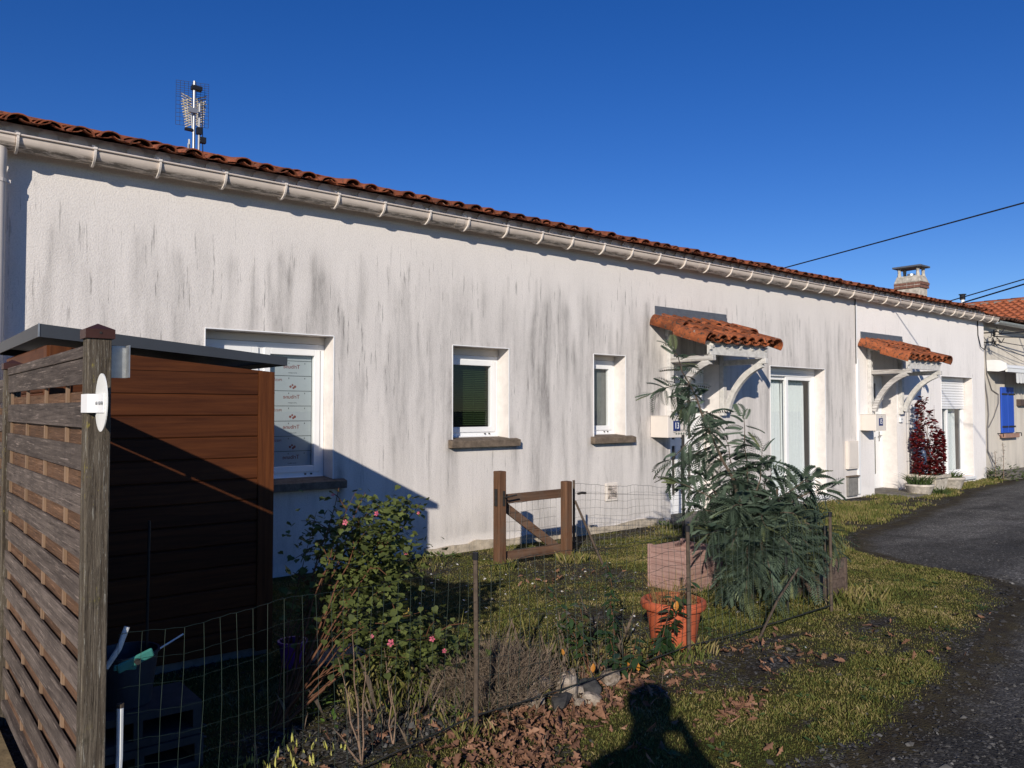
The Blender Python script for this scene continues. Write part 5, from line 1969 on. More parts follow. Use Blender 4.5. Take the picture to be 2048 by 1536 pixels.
for x in (15.0, 15.14, 15.33, 15.45): mb.tube([(x, 6.80, .3), (x, 6.80, 1.62)], .004, 5)
for z in (.6, .95, 1.3, 1.52): mb.tube([(14.97, 6.80, z), (15.49, 6.80, z)], .004, 5)
mb.build('lattice', M['iron'], tr)

# ---------------------------------------------------------------- plants
CAMP = Vector((0, 0, EYE))


def foliage(parent, nm, tv, tf, items, m, maxparts=300, mesh_m=None):
    """items: list of 4x4; the nearest become separate parts, the rest one joined part"""
    items = sorted(items, key=lambda a: (a[0, 3]) ** 2 + (a[1, 3]) ** 2 + (a[2, 3] - EYE) ** 2)
    me = scatter_mesh(nm, tv, tf, [np.eye(4)], m)
    for a in items[:maxparts]:
        o = bpy.data.objects.new(nm, me)
        COL.objects.link(o)
        attach(o, parent)
        o.matrix_basis = Matrix([list(r_) for r_ in a])
    if len(items) > maxparts:
        scatter('foliage', tv, tf, np.array(items[maxparts:]), m, parent, 'stuff')


# --- mallow
mal = thing('mallow_shrub', (1.53, 3.64, 0), 'sprawling mallow shrub with pink flowers and reddish stems beside the shed', 'shrub')
rr = random.Random(21)
heart = [(0, 0, 0), (.30, -.06, .05), (.50, .22, .07), (.42, .52, .05), (.22, .66, .02), (0, 1.0, -.06), (-.22, .66, .02), (-.42, .52, .05), (-.50, .22, .07), (-.30, -.06, .05), (0, .4, -.02)]
heart_f = [(0, 1, 2, 10), (10, 2, 3, 4), (10, 4, 5), (10, 5, 6), (10, 6, 7, 8), (0, 10, 8, 9)]
stem = MB()
leaves, flowers = [], []
base = Vector((1.53, 3.64, 0))


def curve(p0, p1, lift, n=8, wob=.03):
    out = []
    for k in range(n + 1):
        t_ = k / n
        p = p0.lerp(p1, t_) + Vector((0, 0, lift * 4 * t_ * (1 - t_)))
        if 0 < k < n: p += Vector((rr.uniform(-wob, wob), rr.uniform(-wob, wob), rr.uniform(-wob, wob)))
        out.append(p)
    return out


def mleaf(p, s):
    a = rr.uniform(0, 2 * math.pi)
    # leaves turn their faces to the light coming from behind the camera
    d = Vector((math.cos(a) * .8 + .25, math.sin(a) * .8 - .15, rr.uniform(-1.0, .35)))
    leaves.append(xf(p, aim(d, rr.uniform(-.7, .7)), s))


CL = [((1.98, 3.74, .80), (.21, .24, .17), 620), ((2.10, 3.72, .72), (.21, .24, .15), 520), ((2.20, 3.78, .97), (.15, .12, .05), 150), ((2.32, 3.81, .94), (.09, .08, .04), 50),
      ((1.93, 3.60, .55), (.18, .18, .13), 360), ((2.06, 3.47, .39), (.24, .15, .09), 360), ((2.24, 3.36, .31), (.18, .12, .08), 170), ((1.78, 3.72, .62), (.09, .10, .14), 80), ((2.2, 3.75, .80), (.11, .12, .12), 130), ((2.05, 3.40, .26), (.30, .12, .05), 90)]
for c_, r_, n_ in CL:
    for _ in range(n_):
        v_ = Vector((rr.gauss(0, .5), rr.gauss(0, .5), rr.gauss(0, .5)))
        p = Vector(c_) + Vector((v_.x * r_[0], v_.y * r_[1], v_.z * r_[2])) * 1.25
        if p.z > .05 and vnoise(p.x * 7 + p.y * 5, p.z * 8, 1.0, 3) > .25: mleaf(p, rr.uniform(.022, .042))
tips = [Vector(c_) + Vector((rr.uniform(-.8, .9) * r_[0], rr.uniform(-.6, .6) * r_[1], rr.uniform(-.2, 1.0) * r_[2])) for c_, r_, n_ in CL for _ in range(2)]
tips += [Vector((1.80, 3.80, .98)), Vector((1.94, 3.83, 1.09)), Vector((2.08, 3.80, 1.06)), Vector((1.97, 3.7, 1.08)), Vector((2.46, 3.85, .97)), Vector((2.46, 3.80, .72)), Vector((1.66, 3.80, .62))]
for tp in tips:
    b0 = base + Vector((rr.uniform(-.04, .04), rr.uniform(-.04, .04), 0))
    lift = .12 if tp.z < .5 else .05
    pts = curve(b0, tp, lift, 9, .014)
    r0 = rr.uniform(.0035, .0075)
    stem.tube(pts, [r0 * (1 - .75 * k / 9) for k in range(10)], 6)
    for k in range(6, 10):
        for q in range(4):
            p = pts[k - 1].lerp(pts[k], rr.random()) + Vector((rr.gauss(0, .028), rr.gauss(0, .028), rr.gauss(0, .025)))
            mleaf(p, rr.uniform(.024, .044))
    for s_ in range(2):
        q0 = pts[rr.randint(5, 8)]
        q1 = q0 + Vector((rr.uniform(-.12, .14), rr.uniform(-.12, .12), rr.uniform(-.06, .12)))
        stem.tube([q0, q0.lerp(q1, .5) + Vector((0, 0, .02)), q1], [.003, .0025, .0015], 4)
        for _ in range(5):
            p = q0.lerp(q1, rr.uniform(.2, 1.1)) + Vector((rr.gauss(0, .022), rr.gauss(0, .022), rr.gauss(0, .022)))
            mleaf(p, rr.uniform(.024, .042))
stem.build('stem', M['bark'], mal, True)
foliage(mal, 'leaf', heart, heart_f, leaves, M['mallow'])
yl = scatter_mesh('yellow_leaf', heart, heart_f, [np.eye(4)], M['mallowyellow'])
for p in ((1.62, 3.72, .70), (2.34, 3.80, .69), (2.2, 3.6, .42)):
    inst('yellow_leaf', yl, mal, p, (R(60), .3, rr.uniform(-1, 1)), (.055, .055, .055))
pet = MB()
for k in range(5):
    a = 2 * math.pi * k / 5
    c, s_ = math.cos(a), math.sin(a)
    P = lambda u, v, w: (u * c - v * s_, u * s_ + v * c, w)
    pet.add([P(.1, 0, 0), P(.6, .34, .22), P(1.0, .22, .42), P(1.0, -.22, .42), P(.6, -.34, .22)], [(0, 1, 2, 3, 4)])
mep_ = pet.mesh('flower', False, False)
mep_.materials.append(M['petal'])
for p, s in (((1.85, 3.58, .945), .015), ((1.98, 3.5, .985), .013), ((2.30, 3.62, .95), .009), ((2.12, 3.45, .78), .009), ((1.93, 3.27, .41), .018), ((2.10, 3.18, .42), .014), ((1.86, 3.33, .44), .010), ((2.14, 3.14, .365), .011), ((1.83, 3.68, 1.075), .008)):
    inst('flower', mep_, mal, p, (R(75) + rr.uniform(-.4, .4), rr.uniform(-.3, .3), R(-35) + rr.uniform(-.6, .6)), (s, s, s))

# --- mimosa
mim = thing('mimosa_tree', (5.48, 3.72, 0), 'young mimosa tree with feathery blue green fronds and a leaning leader', 'tree')
rr = random.Random(33)
fv, ff = [], []
NP = 10
for k in range(NP):
    y0 = .06 + .9 * k / NP
    prof = math.sin(math.pi * min(1, (y0 + .16) * .9)) ** .55 * .30
    for s_ in (-1, 1):
        b = len(fv)
        dz = -.30 * y0 * y0
        fv += [(0, y0 + .01, dz), (s_ * prof * .5, y0 + .072 + prof * .22, dz - .012), (s_ * prof, y0 + .036 + prof * .55, dz - .055), (s_ * prof * .5, y0 - .012 + prof * .22, dz - .03)]
        ff.append((b, b + 1, b + 2, b + 3) if s_ > 0 else (b, b + 3, b + 2, b + 1))
b = len(fv)
fv += [(-.012, 0, .002), (.012, 0, .002), (.006, 1, -.30), (-.006, 1, -.30)]
ff.append((b, b + 1, b + 2, b + 3))
RT = Vector((math.sin(R(50.9)), -math.cos(R(50.9)), 0))   # across the view, to the right
FW = Vector((math.cos(R(50.9)), math.sin(R(50.9)), 0))
mbase = Vector((5.48, 3.72, 0))
mp = lambda u, w, z: mbase + RT * u + FW * w + Vector((0, 0, z))
limb = MB()
fronds, tipfr = [], []


def mlimb(p0, p1, lift, r0, r1, nfr, tipgreen=False, n=8, fs=(.10, .17), start=.15, wob=.02, droop=.55):
    pts = []
    for k in range(n + 1):
        t_ = k / n
        p = p0.lerp(p1, t_) + Vector((0, 0, lift * 4 * t_ * (1 - t_)))
        if 0 < k < n: p += Vector((rr.uniform(-wob, wob), rr.uniform(-wob, wob), 0))
        pts.append(p)
    limb.tube(pts, [r0 + (r1 - r0) * k / n for k in range(n + 1)], 6)
    ax = (pts[-1] - pts[0]).normalized()
    nfr = int(nfr * 1.25)
    for i_ in range(nfr):
        t_ = start + (1.0 - start) * (i_ + rr.random() * .6) / nfr
        k = min(int(t_ * n), n - 1)
        p = pts[k].lerp(pts[k + 1], t_ * n - k)
        loc_ax = (pts[k + 1] - pts[k]).normalized()
        a = rr.uniform(0, 2 * math.pi)
        side = loc_ax.orthogonal().normalized()
        side = Matrix.Rotation(a, 3, loc_ax) @ side
        d = side * 1.0 + loc_ax * rr.uniform(.2, .8) + Vector((0, 0, -droop * rr.uniform(.0, 1.0)))
        if t_ > .93: d = loc_ax * 1.1 + side * .6 + Vector((0, 0, .25))
        s = rr.uniform(*fs) * (1.05 if t_ < .9 else .8)
        mtx = xf(p, aim(d, rr.uniform(-.6, .6)), (s * 1.35, s * 1.35, s * 1.35))
        (tipfr if (t_ > .88 and rr.random() < .5) else fronds).append(mtx)
    return pts


tr0 = mlimb(mp(0, 0, 0), mp(.02, .02, .62), 0, .028, .022, 6, start=.5)
lead = mlimb(mp(-.0, .02, .55), mp(-.66, -.05, 2.02), .06, .016, .003, 40, fs=(.09, .15), start=.12, n=12)
for k, (u, z, w) in enumerate(((-.80, 1.62, .1), (-.58, 1.50, -.1), (-.70, 1.03, 0), (-.66, .93, .2), (-.50, 1.62, .1), (-.28, 1.45, .15), (-.34, 1.30, -.1), (-.42, 1.12, .2))):
    j = [9, 8, 6, 5, 9, 7, 6, 4][k]
    mlimb(lead[j], mp(u, w, z), .03, .006, .002, 11, fs=(.09, .15), start=.1, n=5)
for k, (u, w, z, nf, lift) in enumerate((
        (-.06, .0, 1.46, 26, .0), (-.18, .15, 1.30, 26, .02), (.10, .05, 1.20, 26, .0), (.22, .2, 1.02, 24, .04), (.52, .05, .98, 26, .06), (.62, .0, .88, 24, .08), (.58, .2, .70, 24, .12),
        (.64, -.1, .52, 26, .16), (.60, -.25, .40, 26, .2), (.40, -.35, .34, 28, .22), (.18, -.42, .40, 28, .22), (-.05, -.45, .34, 28, .22), (-.28, -.38, .42, 28, .2), (-.44, -.28, .55, 26, .14), (-.52, -.1, .72, 26, .1),
        (-.60, .05, .92, 24, .08), (-.40, .25, 1.0, 24, .05), (-.2, .3, .9, 22, .05), (.2, .35, .75, 22, .1), (.4, .3, .6, 22, .1),
        (-.38, -.5, .16, 30, .22), (-.22, -.55, .12, 30, .24), (-.02, -.58, .12, 30, .24), (-.30, -.45, .28, 26, .2), (.12, -.5, .22, 26, .22), (.34, -.42, .22, 24, .2), (-.12, -.5, .28, 26, .2), (.48, -.2, .55, 22, .15), (0, -.35, .62, 26, .12), (-.25, -.3, .75, 26, .1), (.25, -.3, .7, 26, .1))):
    h0 = rr.uniform(.18, .5) if z < .6 else rr.uniform(.4, .62)
    mlimb(mp(0, 0, h0), mp(u, w, z), lift, .011, .002, nf, fs=(.10, .18), start=.22, n=8)
limb.build('limb', M['barkgrey'], mim, True)
fv2 = [(x_ * 1.05 + .10 * y_ * y_, y_ * (1 - .16 * y_), z_ * 2.1 - abs(x_) * .35) for x_, y_, z_ in fv]
foliage(mim, 'frond', fv, ff, fronds[::2], M['mimosa'], 125)
foliage(mim, 'frond', fv2, ff, fronds[1::2], M['mimosa'], 125)
foliage(mim, 'young_frond', fv, ff, tipfr, M['mimosatip'], 50)

# --- laurel-like seedlings with dark glossy leaves
lance = [(0, 0, 0), (.17, .25, .04), (.20, .5, .05), (.12, .8, .03), (0, 1, -.04), (-.12, .8, .03), (-.20, .5, .05), (-.17, .25, .04), (0, .5, -.01)]
lance_f = [(0, 1, 2, 8), (8, 2, 3, 4), (8, 4, 5, 6), (0, 8, 6, 7)]


def seedling(base, tips, label, seed, n=16, ls=.065, m='laurel'):
    t_ = thing('leafy_seedling', base, label, 'plant', 'dark leaved seedlings by the wire fence')
    r2 = random.Random(seed)
    st = MB()
    items = []
    for tp in tips:
        b0 = Vector(base)
        tp = Vector(tp)
        pts = [b0.lerp(tp, k / 6) + Vector((0, 0, .05 * math.sin(k / 6 * math.pi))) + (Vector((r2.uniform(-.015, .015), r2.uniform(-.015, .015), 0)) if 0 < k < 6 else Vector()) for k in range(7)]
        st.tube(pts, [.0034, .003, .0028, .0025, .002, .0016, .001], 5)
        for k in range(n):
            q = .18 + .82 * k / n
            i_ = min(int(q * 6), 5)
            p = pts[i_].lerp(pts[i_ + 1], q * 6 - i_)
            a = k * 2.4 + r2.uniform(-.5, .5)
            items.append(xf(p, aim((math.cos(a), math.sin(a), r2.uniform(-1.0, .1)), r2.uniform(-.5, .5)), ls * r2.uniform(.7, 1.15)))
    st.build('stem', M['bark'], t_)
    foliage(t_, 'leaf', lance, lance_f, items, M[m], 80)
    return t_


seedling((3.25, 3.30, 0), [(3.22, 3.36, .40), (3.05, 3.45, .50), (3.10, 3.42, .28), (3.16, 3.38, .33)], 'dark leaved seedling with a drooping tip, left of the brown stemmed one', 41, 24, .075)
seedling((3.45, 3.28, 0), [(3.55, 3.45, .58), (3.52, 3.38, .42), (3.36, 3.30, .22)], 'tallest dark seedling with reddish brown leaves low on its stem', 42, 44, .058)
seedling((3.62, 3.10, 0), [(3.85, 3.16, .38), (3.80, 3.12, .24), (3.72, 3.14, .14), (3.98, 3.14, .45)], 'dark glossy seedling arching in front of the orange pot', 43, 24, .085)
seedling((3.30, 3.06, 0), [(3.5, 3.14, .20), (3.42, 3.05, .12), (3.15, 3.08, .14)], 'low dark leaved seedling nearest the long striped stone', 44, 14, .085)
ol = scatter_mesh('orange_leaf', lance, lance_f, [np.eye(4)], M['orangeleaf'])
for p, s in (((3.36, 3.02, .05), .05), ((3.31, 3.04, .06), .045), ((3.08, 3.10, .08), .05), ((3.78, 3.10, .30), .06), ((2.98, 3.22, .16), .04)):
    o = inst('orange_leaf', ol, None, p, (R(70), 0, rr.uniform(-1.5, 1)), (s * 1.4, s, s))
    tag(o, 'orange autumn leaf caught in the seedlings by the wire', 'leaf', 'orange leaves among the seedlings')

# --- brown brushy bush behind the wire, left of the stones
br = thing('dry_bush', (2.55, 3.27, 0), 'dry brown twiggy bush behind the wire, left of the stone heap', 'bush')
rr = random.Random(51)
mb = MB()
for k in range(560):
    a = rr.uniform(0, 2 * math.pi)
    q = rr.uniform(0, 1) ** .8
    b0 = Vector((2.55 + .22 * q * math.cos(a), 3.28 + .16 * q * math.sin(a), 0))
    h = rr.uniform(.10, .40) * (1.05 - .5 * q)
    d = Vector((math.cos(a) * .20 * q + rr.uniform(-.07, .07), math.sin(a) * .16 * q + rr.uniform(-.07, .07), h))
    p1 = b0 + d * .4 + Vector((rr.uniform(-.035, .035), rr.uniform(-.035, .035), .01))
    p2 = b0 + d * .75 + Vector((rr.uniform(-.03, .03), rr.uniform(-.03, .03), .01))
    p3 = b0 + d
    mb.tube([b0, p1, p2, p3], [.0019, .0016, .0012, .0006], 3, False)
    for _ in range(4):
        q0 = p1.lerp(p2, rr.random())
        q1 = q0 + Vector((rr.uniform(-.07, .07), rr.uniform(-.07, .07), rr.uniform(.0, .09)))
        mb.tube([q0, q0.lerp(q1, .5) + Vector((rr.uniform(-.012, .012), rr.uniform(-.012, .012), .006)), q1], [.0011, .0009, .0005], 3, False)
o = mb.build('twigs', M['brushtwig'], br, False, fix=False)
mt = []
for k in range(1500):
    a = rr.uniform(0, 2 * math.pi)
    q = math.sqrt(rr.random())
    mt.append(xf((2.6 + .36 * q * math.cos(a), 3.28 + .26 * q * math.sin(a), rr.uniform(.02, .30) * (1.1 - .6 * q)), aim((rr.uniform(-1, 1), rr.uniform(-1, 1), rr.uniform(0, 1.2))), (.012, .022, .012)))
scatter('foliage', lance, lance_f, np.array(mt), leafmat('grey_green_needle', (.045, .036, .022), (.135, .11, .065), .15), br, 'stuff')

# --- bare saplings in the gravel bed
for (b0, tps, lab, sd_) in (((1.86, 3.13, 0), [(1.96, 3.38, .36), (1.90, 3.2, .30)], 'pale bare sapling bending right in the gravel bed', 1),
                            ((1.66, 3.05, 0), [(1.62, 3.2, .42), (1.75, 3.2, .40), (1.70, 3.22, .52), (1.55, 3.1, .16)], 'branched bare sapling left of the bending one in the gravel bed', 2)):
    t_ = thing('bare_sapling', b0, lab, 'sapling', 'bare saplings in the gravel bed')
    r2 = random.Random(sd_)
    mb = MB()
    for tp in tps:
        b1, tp = Vector(b0), Vector(tp)
        pts = [b1.lerp(tp, k / 5) + (Vector((r2.uniform(-.012, .012), r2.uniform(-.012, .012), 0)) if k else Vector()) for k in range(6)]
        mb.tube(pts, [.0042, .004, .0035, .0028, .002, .001], 5)
    mb.build('stem', M['twig'], t_, True)

# --- daffodil shoots, rosettes and small weeds
dc = thing('daffodil_shoots', (1.45, 3.36, 0), 'clump of pale yellow green daffodil shoots on the lit edge of the gravel', 'plant')
r2 = random.Random(8)
sv = [(-.5, 0, 0), (.5, 0, 0), (.45, .08, .55), (0, .12, 1), (-.45, .08, .55), (0, -.25, .3)]
sf = [(0, 5, 4), (5, 1, 2), (5, 2, 3), (5, 3, 4)]
ms = scatter_mesh('shoot', sv, sf, [np.eye(4)], M['shoot'])
for k in range(46):
    a = r2.uniform(0, 2 * math.pi)
    if k < 34:
        x, y = 1.42 + r2.uniform(-.16, .2), 3.36 + r2.uniform(-.10, .12)
    else:
        x, y = 1.36 + r2.uniform(-.06, .3), 3.18 + r2.uniform(-.03, .06)
    h = r2.uniform(.02, .062)
    inst('shoot', ms, dc, (x, y, float(gz(x, y)) - .004), (r2.uniform(-.25, .25), r2.uniform(-.3, .3), a), (r2.uniform(.008, .016), .02, h))
for (c, r_, n_, s_, lab, mm, nm) in (((1.74, 3.70), .10, 34, .075, 'leafy green primula clump in the gravel at the shadow edge', 'rosette', 'primula_plant'),
                                 ((2.20, 3.25), .05, 16, .06, 'small bright green rosette left of the fence stake', 'rosette', 'green_rosette'),
                                 ((1.72, 3.46), .06, 14, .045, 'tiny pale green weed between primula and daffodil shoots', 'rosette', 'green_rosette'),
                                 ((3.10, 5.7), .12, 40, .06, 'low leafy weed near the wall foot left of the gate', 'weedleaf', 'leafy_weed'),
                                 ((4.52, 6.62), .16, 60, .06, 'leafy weed against the wall behind the gate post', 'weedleaf', 'leafy_weed'),
                                 ((7.95, 6.62), .16, 60, .07, 'leafy weed at the wall corner below letterbox 13', 'weedleaf', 'leafy_weed'),
                                 ((19.35, 6.72), .35, 160, .11, 'bushy green weed at the corner of the cream house', 'weedleaf', 'leafy_weed'),
                                 ((18.7, 6.62), .3, 110, .09, 'low green weed under the end of the white wall', 'weedleaf', 'leafy_weed')):
    t_ = thing(nm, (c[0], c[1], 0), lab, 'plant')
    its = []
    for k in range(n_):
        a = r2.uniform(0, 2 * math.pi)
        q = r_ * math.sqrt(r2.random())
        hz = r2.uniform(.01, .06) if r_ < .2 else r2.uniform(.01, .40) * (1 - q / r_ * .7)
        its.append(xf((c[0] + q * math.cos(a), c[1] + q * math.sin(a), hz), aim((math.cos(a), math.sin(a), r2.uniform(.0, .8)), r2.uniform(-.5, .5)), s_ * r2.uniform(.6, 1.1)))
    foliage(t_, 'leaf', lance, lance_f, its, M[mm], 40 if c[0] < 5 else 0)
for x, y, h, lab in ((18.62, 6.66, .62, 'left of two tall grey seed-headed weeds at the end of the white wall'), (18.95, 6.62, .78, 'right and taller of two grey seed-headed weeds at the end of the white wall')):
    t_ = thing('tall_weed', (x, y, 0), lab, 'weed', 'tall weeds at the end of the white wall')
    MB().tube([(x, y, 0), (x + .02, y, h * .6), (x, y, h)], .006, 5).build('stem', M['twig'], t_)
    its = []
    for k in range(60):
        z = h * r2.uniform(.25, 1.0)
        w_ = .09 * (1.1 - z / h) + .02
        its.append(xf((x + r2.uniform(-w_, w_), y + r2.uniform(-w_, w_), z), aim((r2.uniform(-1, 1), r2.uniform(-1, 1), .8)), (.03, .05, .03)))
    scatter('foliage', lance, lance_f, np.array(its), M['weedhead'], t_, 'stuff')
# slab in front of door 15
o = MB().box(13.9, 15.3, 6.25, 6.88, -.03, .035).build('door_slab', M['slab'], None, bevel=.01)
tag(o, kind='structure')
o = MB().box(8.2, 9.6, 6.55, 6.88, -.03, .06).build('door_slab', M['slab'], None, bevel=.01)
tag(o, kind='structure')

# ---------------------------------------------------------------- ground cover: grass, gravel, dead leaves


def rand_in(n, x0, x1, y0, y1):
    return rng.uniform(x0, x1, n), rng.uniform(y0, y1, n)


def blades(name, x, y, h, w, m, lean=.5):
    n = len(x)
    z = gz(x, y) + .002
    a = rng.uniform(0, 2 * np.pi, n)
    dx, dy = np.cos(a) * w, np.sin(a) * w
    b = rng.uniform(0, 2 * np.pi, n)
    lx, ly = np.cos(b) * lean * h * rng.random(n), np.sin(b) * lean * h * rng.random(n)
    V = np.empty((n, 4, 3))
    V[:, 0] = np.stack([x - dx, y - dy, z - .004], 1)
    V[:, 1] = np.stack([x + dx, y + dy, z - .004], 1)
    V[:, 2] = np.stack([x + lx * .4 + dx * .7, y + ly * .4 + dy * .7, z + h * .6], 1)
    V[:, 3] = np.stack([x + lx, y + ly, z + h], 1)
    idx = np.arange(n)[:, None] * 4 + np.array([[0, 1, 2, 0, 2, 3]])
    me = bpy.data.meshes.new(name)
    me.vertices.add(4 * n)
    me.vertices.foreach_set('co', V.reshape(-1).astype(np.float32))
    me.loops.add(6 * n)
    me.loops.foreach_set('vertex_index', idx.reshape(-1).astype(np.int32))
    me.polygons.add(2 * n)
    me.polygons.foreach_set('loop_start', (np.arange(2 * n) * 3).astype(np.int32))
    try:
        me.polygons.foreach_set('loop_total', np.full(2 * n, 3, np.int32))
    except Exception:
        pass
    me.update(calc_edges=True)
    at = me.attributes.new('tint', 'FLOAT', 'POINT')
    at.data.foreach_set('value', np.repeat(rng.random(n), 4).astype(np.float32))
    me.materials.append(m)
    o = bpy.data.objects.new(name, me)
    COL.objects.link(o)
    o['kind'] = 'stuff'
    return o


N = 620000
x, y = rand_in(N, .8, 9.0, 1.5, 6.85)
g = grass_mask(x, y)
dep = np.hypot(x, y)
keep = rng.random(N) < np.clip((g - .18) * 1.6, 0, 1) * np.clip(5.2 / dep, .25, 1) * np.clip(.35 + 1.6 * (fbm(x, y, 7.0, 31) - .2), .1, 1)
x, y, g = x[keep], y[keep], g[keep]
tall = fbm(x, y, 2.5, 13)
blades('grass', x, y, (.004 + .013 * g * (.1 + 1.5 * np.clip(tall - .2, 0, 1))) * rng.uniform(.4, 1.9, len(x)), (.0013 + .0005 * np.hypot(x, y) / 3) * rng.uniform(.7, 1.3, len(x)), M['grass'], 1.3)
N = 130000
x, y = rand_in(N, 7.5, 24, 4.3, 6.9)
g = grass_mask(x, y)
keep = rng.random(N) < np.clip((g - .25) * 1.6, 0, 1)
x, y, g = x[keep], y[keep], g[keep]
blades('far_grass', x, y, (.015 + .035 * g) * rng.uniform(.6, 1.4, len(x)), np.full(len(x), .006), M['grass'])
# ragged taller tufts at the foot of gate, stakes and planters
tx, ty = [], []
for (cx, cy, r_, n_) in ((4.66, 5.86, .12, 260), (5.46, 5.78, .16, 420), (5.4, 4.1, .3, 300), (3.9, 3.2, .25, 300), (5.9, 3.25, .35, 600), (2.2, 2.97, .15, 120), (4.0, 6.7, .5, 400), (6.2, 3.3, .3, 300)):
    a, q = rng.uniform(0, 6.28, n_), r_ * np.sqrt(rng.random(n_))
    tx.append(cx + q * np.cos(a))
    ty.append(cy + q * np.sin(a))
tx, ty = np.concatenate(tx), np.concatenate(ty)
blades('grass_tufts', tx, ty, rng.uniform(.03, .10, len(tx)), np.full(len(tx), .0024), M['grass'], .8)

n_ = 2600
a, q = rng.normal(0, 1, n_), rng.normal(0, 1, n_)
tx, ty = 2.45 + .42 * a, 3.72 + .30 * q
ok = (tx > 1.9) & (ty > 3.1) & (ty < 4.6)
blades('bed_weeds', tx[ok], ty[ok], rng.gamma(2.2, .022, ok.sum()) + .01, np.full(ok.sum(), .0022), M['grass'], 1.1)
n_ = 700
tx, ty = 2.7 + .5 * rng.normal(0, 1, n_), 3.45 + .22 * rng.normal(0, 1, n_)
blades('dry_stems', tx, ty, rng.gamma(2.5, .035, n_) + .02, np.full(n_, .0013), M['brushtwig'], .6)

wm = []
x, y = rand_in(520, 2.6, 7.4, 1.9, 6.4)
g = grass_mask(x, y)
cl_ = fbm(x, y, 1.4, 41)
for px_, py_ in zip(x[(g > .3) & (cl_ > .46)], y[(g > .3) & (cl_ > .46)]):
    r0 = random.uniform(.018, .05)
    for k in range(random.randint(6, 12)):
        a = random.uniform(0, 6.28)
        q = r0 * random.uniform(.1, .8)
        wm.append(xf((px_ + q * math.cos(a), py_ + q * math.sin(a), float(gz(px_, py_)) + random.uniform(.004, .018)), aim((math.cos(a), math.sin(a), random.uniform(0, .5)), random.uniform(-.5, .5)), r0 * random.uniform(.5, 1.0)))
scatter('lawn_weeds', lance, lance_f, np.array(wm), M['weedleaf'])

# gravel: low stones of many sizes on the drive and in the bed
bm = bmesh.new()
bmesh.ops.create_icosphere(bm, subdivisions=1, radius=1)
pv = [tuple(v.co * random.uniform(.75, 1.15)) for v in bm.verts]
pf = [tuple(v.index for v in f.verts) for f in bm.faces]
bm.free()
octv = [(1, 0, 0), (0, .9, .1), (-.9, .1, 0), (0, -1, -.05), (.1, .1, .75), (0, 0, -.5)]
octf = [(0, 1, 4), (1, 2, 4), (2, 3, 4), (3, 0, 4)]


def stones(name, x, y, s, m, tv=octv, tf=octf):
    n = len(x)
    z = gz(x, y)
    a = rng.uniform(0, 2 * np.pi, n)
    tl = rng.normal(0, .25, (n, 2))
    sx, sy_, sz = s * rng.uniform(.7, 1.4, n), s * rng.uniform(.6, 1.2, n), s * rng.uniform(.5, 1.0, n)
    Mx = np.zeros((n, 4, 4))
    c, s_ = np.cos(a), np.sin(a)
    Mx[:, 0, 0], Mx[:, 0, 1], Mx[:, 1, 0], Mx[:, 1, 1] = c * sx, -s_ * sy_, s_ * sx, c * sy_
    Mx[:, 2, 0], Mx[:, 2, 1], Mx[:, 2, 2] = tl[:, 0] * sx, tl[:, 1] * sy_, sz
    Mx[:, 0, 3], Mx[:, 1, 3], Mx[:, 2, 3], Mx[:, 3, 3] = x, y, z + .004, 1
    o = scatter(name, tv, tf, Mx, m)
    return o


N = 150000
x, y = rand_in(N, 1.5, 12, -1.0, 5.0)
dep = .63 * x + .776 * y
lat = .776 * x - .63 * y
on = y < edge_y(x) + .10 * rng.normal(0, 1, N)
vis = (dep > 2.6) & (np.abs(lat) < dep * .68)
patch = .35 + 1.3 * fbm(x, y, 1.3, 15)
keep = on & vis & (rng.random(N) < np.clip(3.6 / dep, 0, 1) ** 3.2 * np.clip(patch, .15, 1) * .5)
x, y = x[keep], y[keep]
stones('gravel', x, y, rng.gamma(3.0, .0021, len(x)) + .0025, M['pebble'])
N = 60000
x, y = rand_in(N, 1.2, 8, 2.3, 6.85)
g = grass_mask(x, y)
keep = rng.random(N) < np.where((x < 2.6) & (y > 2.9), 1.0, .35) * np.clip((.42 - g) * 2.4, 0.015, 1) * np.clip(3.6 / np.hypot(x, y), .2, 1)
x, y = x[keep], y[keep]
stones('bed_gravel', x, y, rng.gamma(3.2, .0026, len(x)) + .003, M['pebble'])
# white chips strewn over the lawn
x, y = rand_in(260, 3.0, 6.5, 2.4, 6.6)
keep = rng.random(260) < np.where((y > 3.6) & (x < 5), .9, .25)
stones('white_chips', x[keep], y[keep], rng.uniform(.006, .016, keep.sum()), simple('white_chip', (.55, .53, .50), .9, .2, 30))

# dead leaves, thick along the foot of the wire fence
dl_v = [(0, -.1, .0), (.13, .08, .07), (.08, .20, .03), (.27, .32, .13), (.14, .46, .04), (.30, .62, .15), (.14, .78, .05), (.10, .93, .02), (0, 1.05, -.05),
        (-.10, .93, .04), (-.16, .76, .09), (-.29, .60, .02), (-.13, .45, .06), (-.26, .30, .16), (-.09, .19, .05), (-.12, .07, .02), (0, .3, -.05), (0, .65, -.03)]
dl_f = [(16, 0, 1, 2), (16, 2, 3, 4), (16, 4, 17), (17, 4, 5, 6), (17, 6, 7, 8), (17, 8, 9, 10), (17, 10, 11, 12), (17, 12, 16), (16, 12, 13, 14), (16, 14, 15, 0)]
P_ = []


def litter(n, cx, cy, rx_, ry_, rot=0.0):
    a = rng.normal(0, 1, (n, 2))
    u, v = a[:, 0] * rx_, a[:, 1] * ry_
    c, s = math.cos(rot), math.sin(rot)
    P_.append(np.stack([cx + u * c - v * s, cy + u * s + v * c], 1))


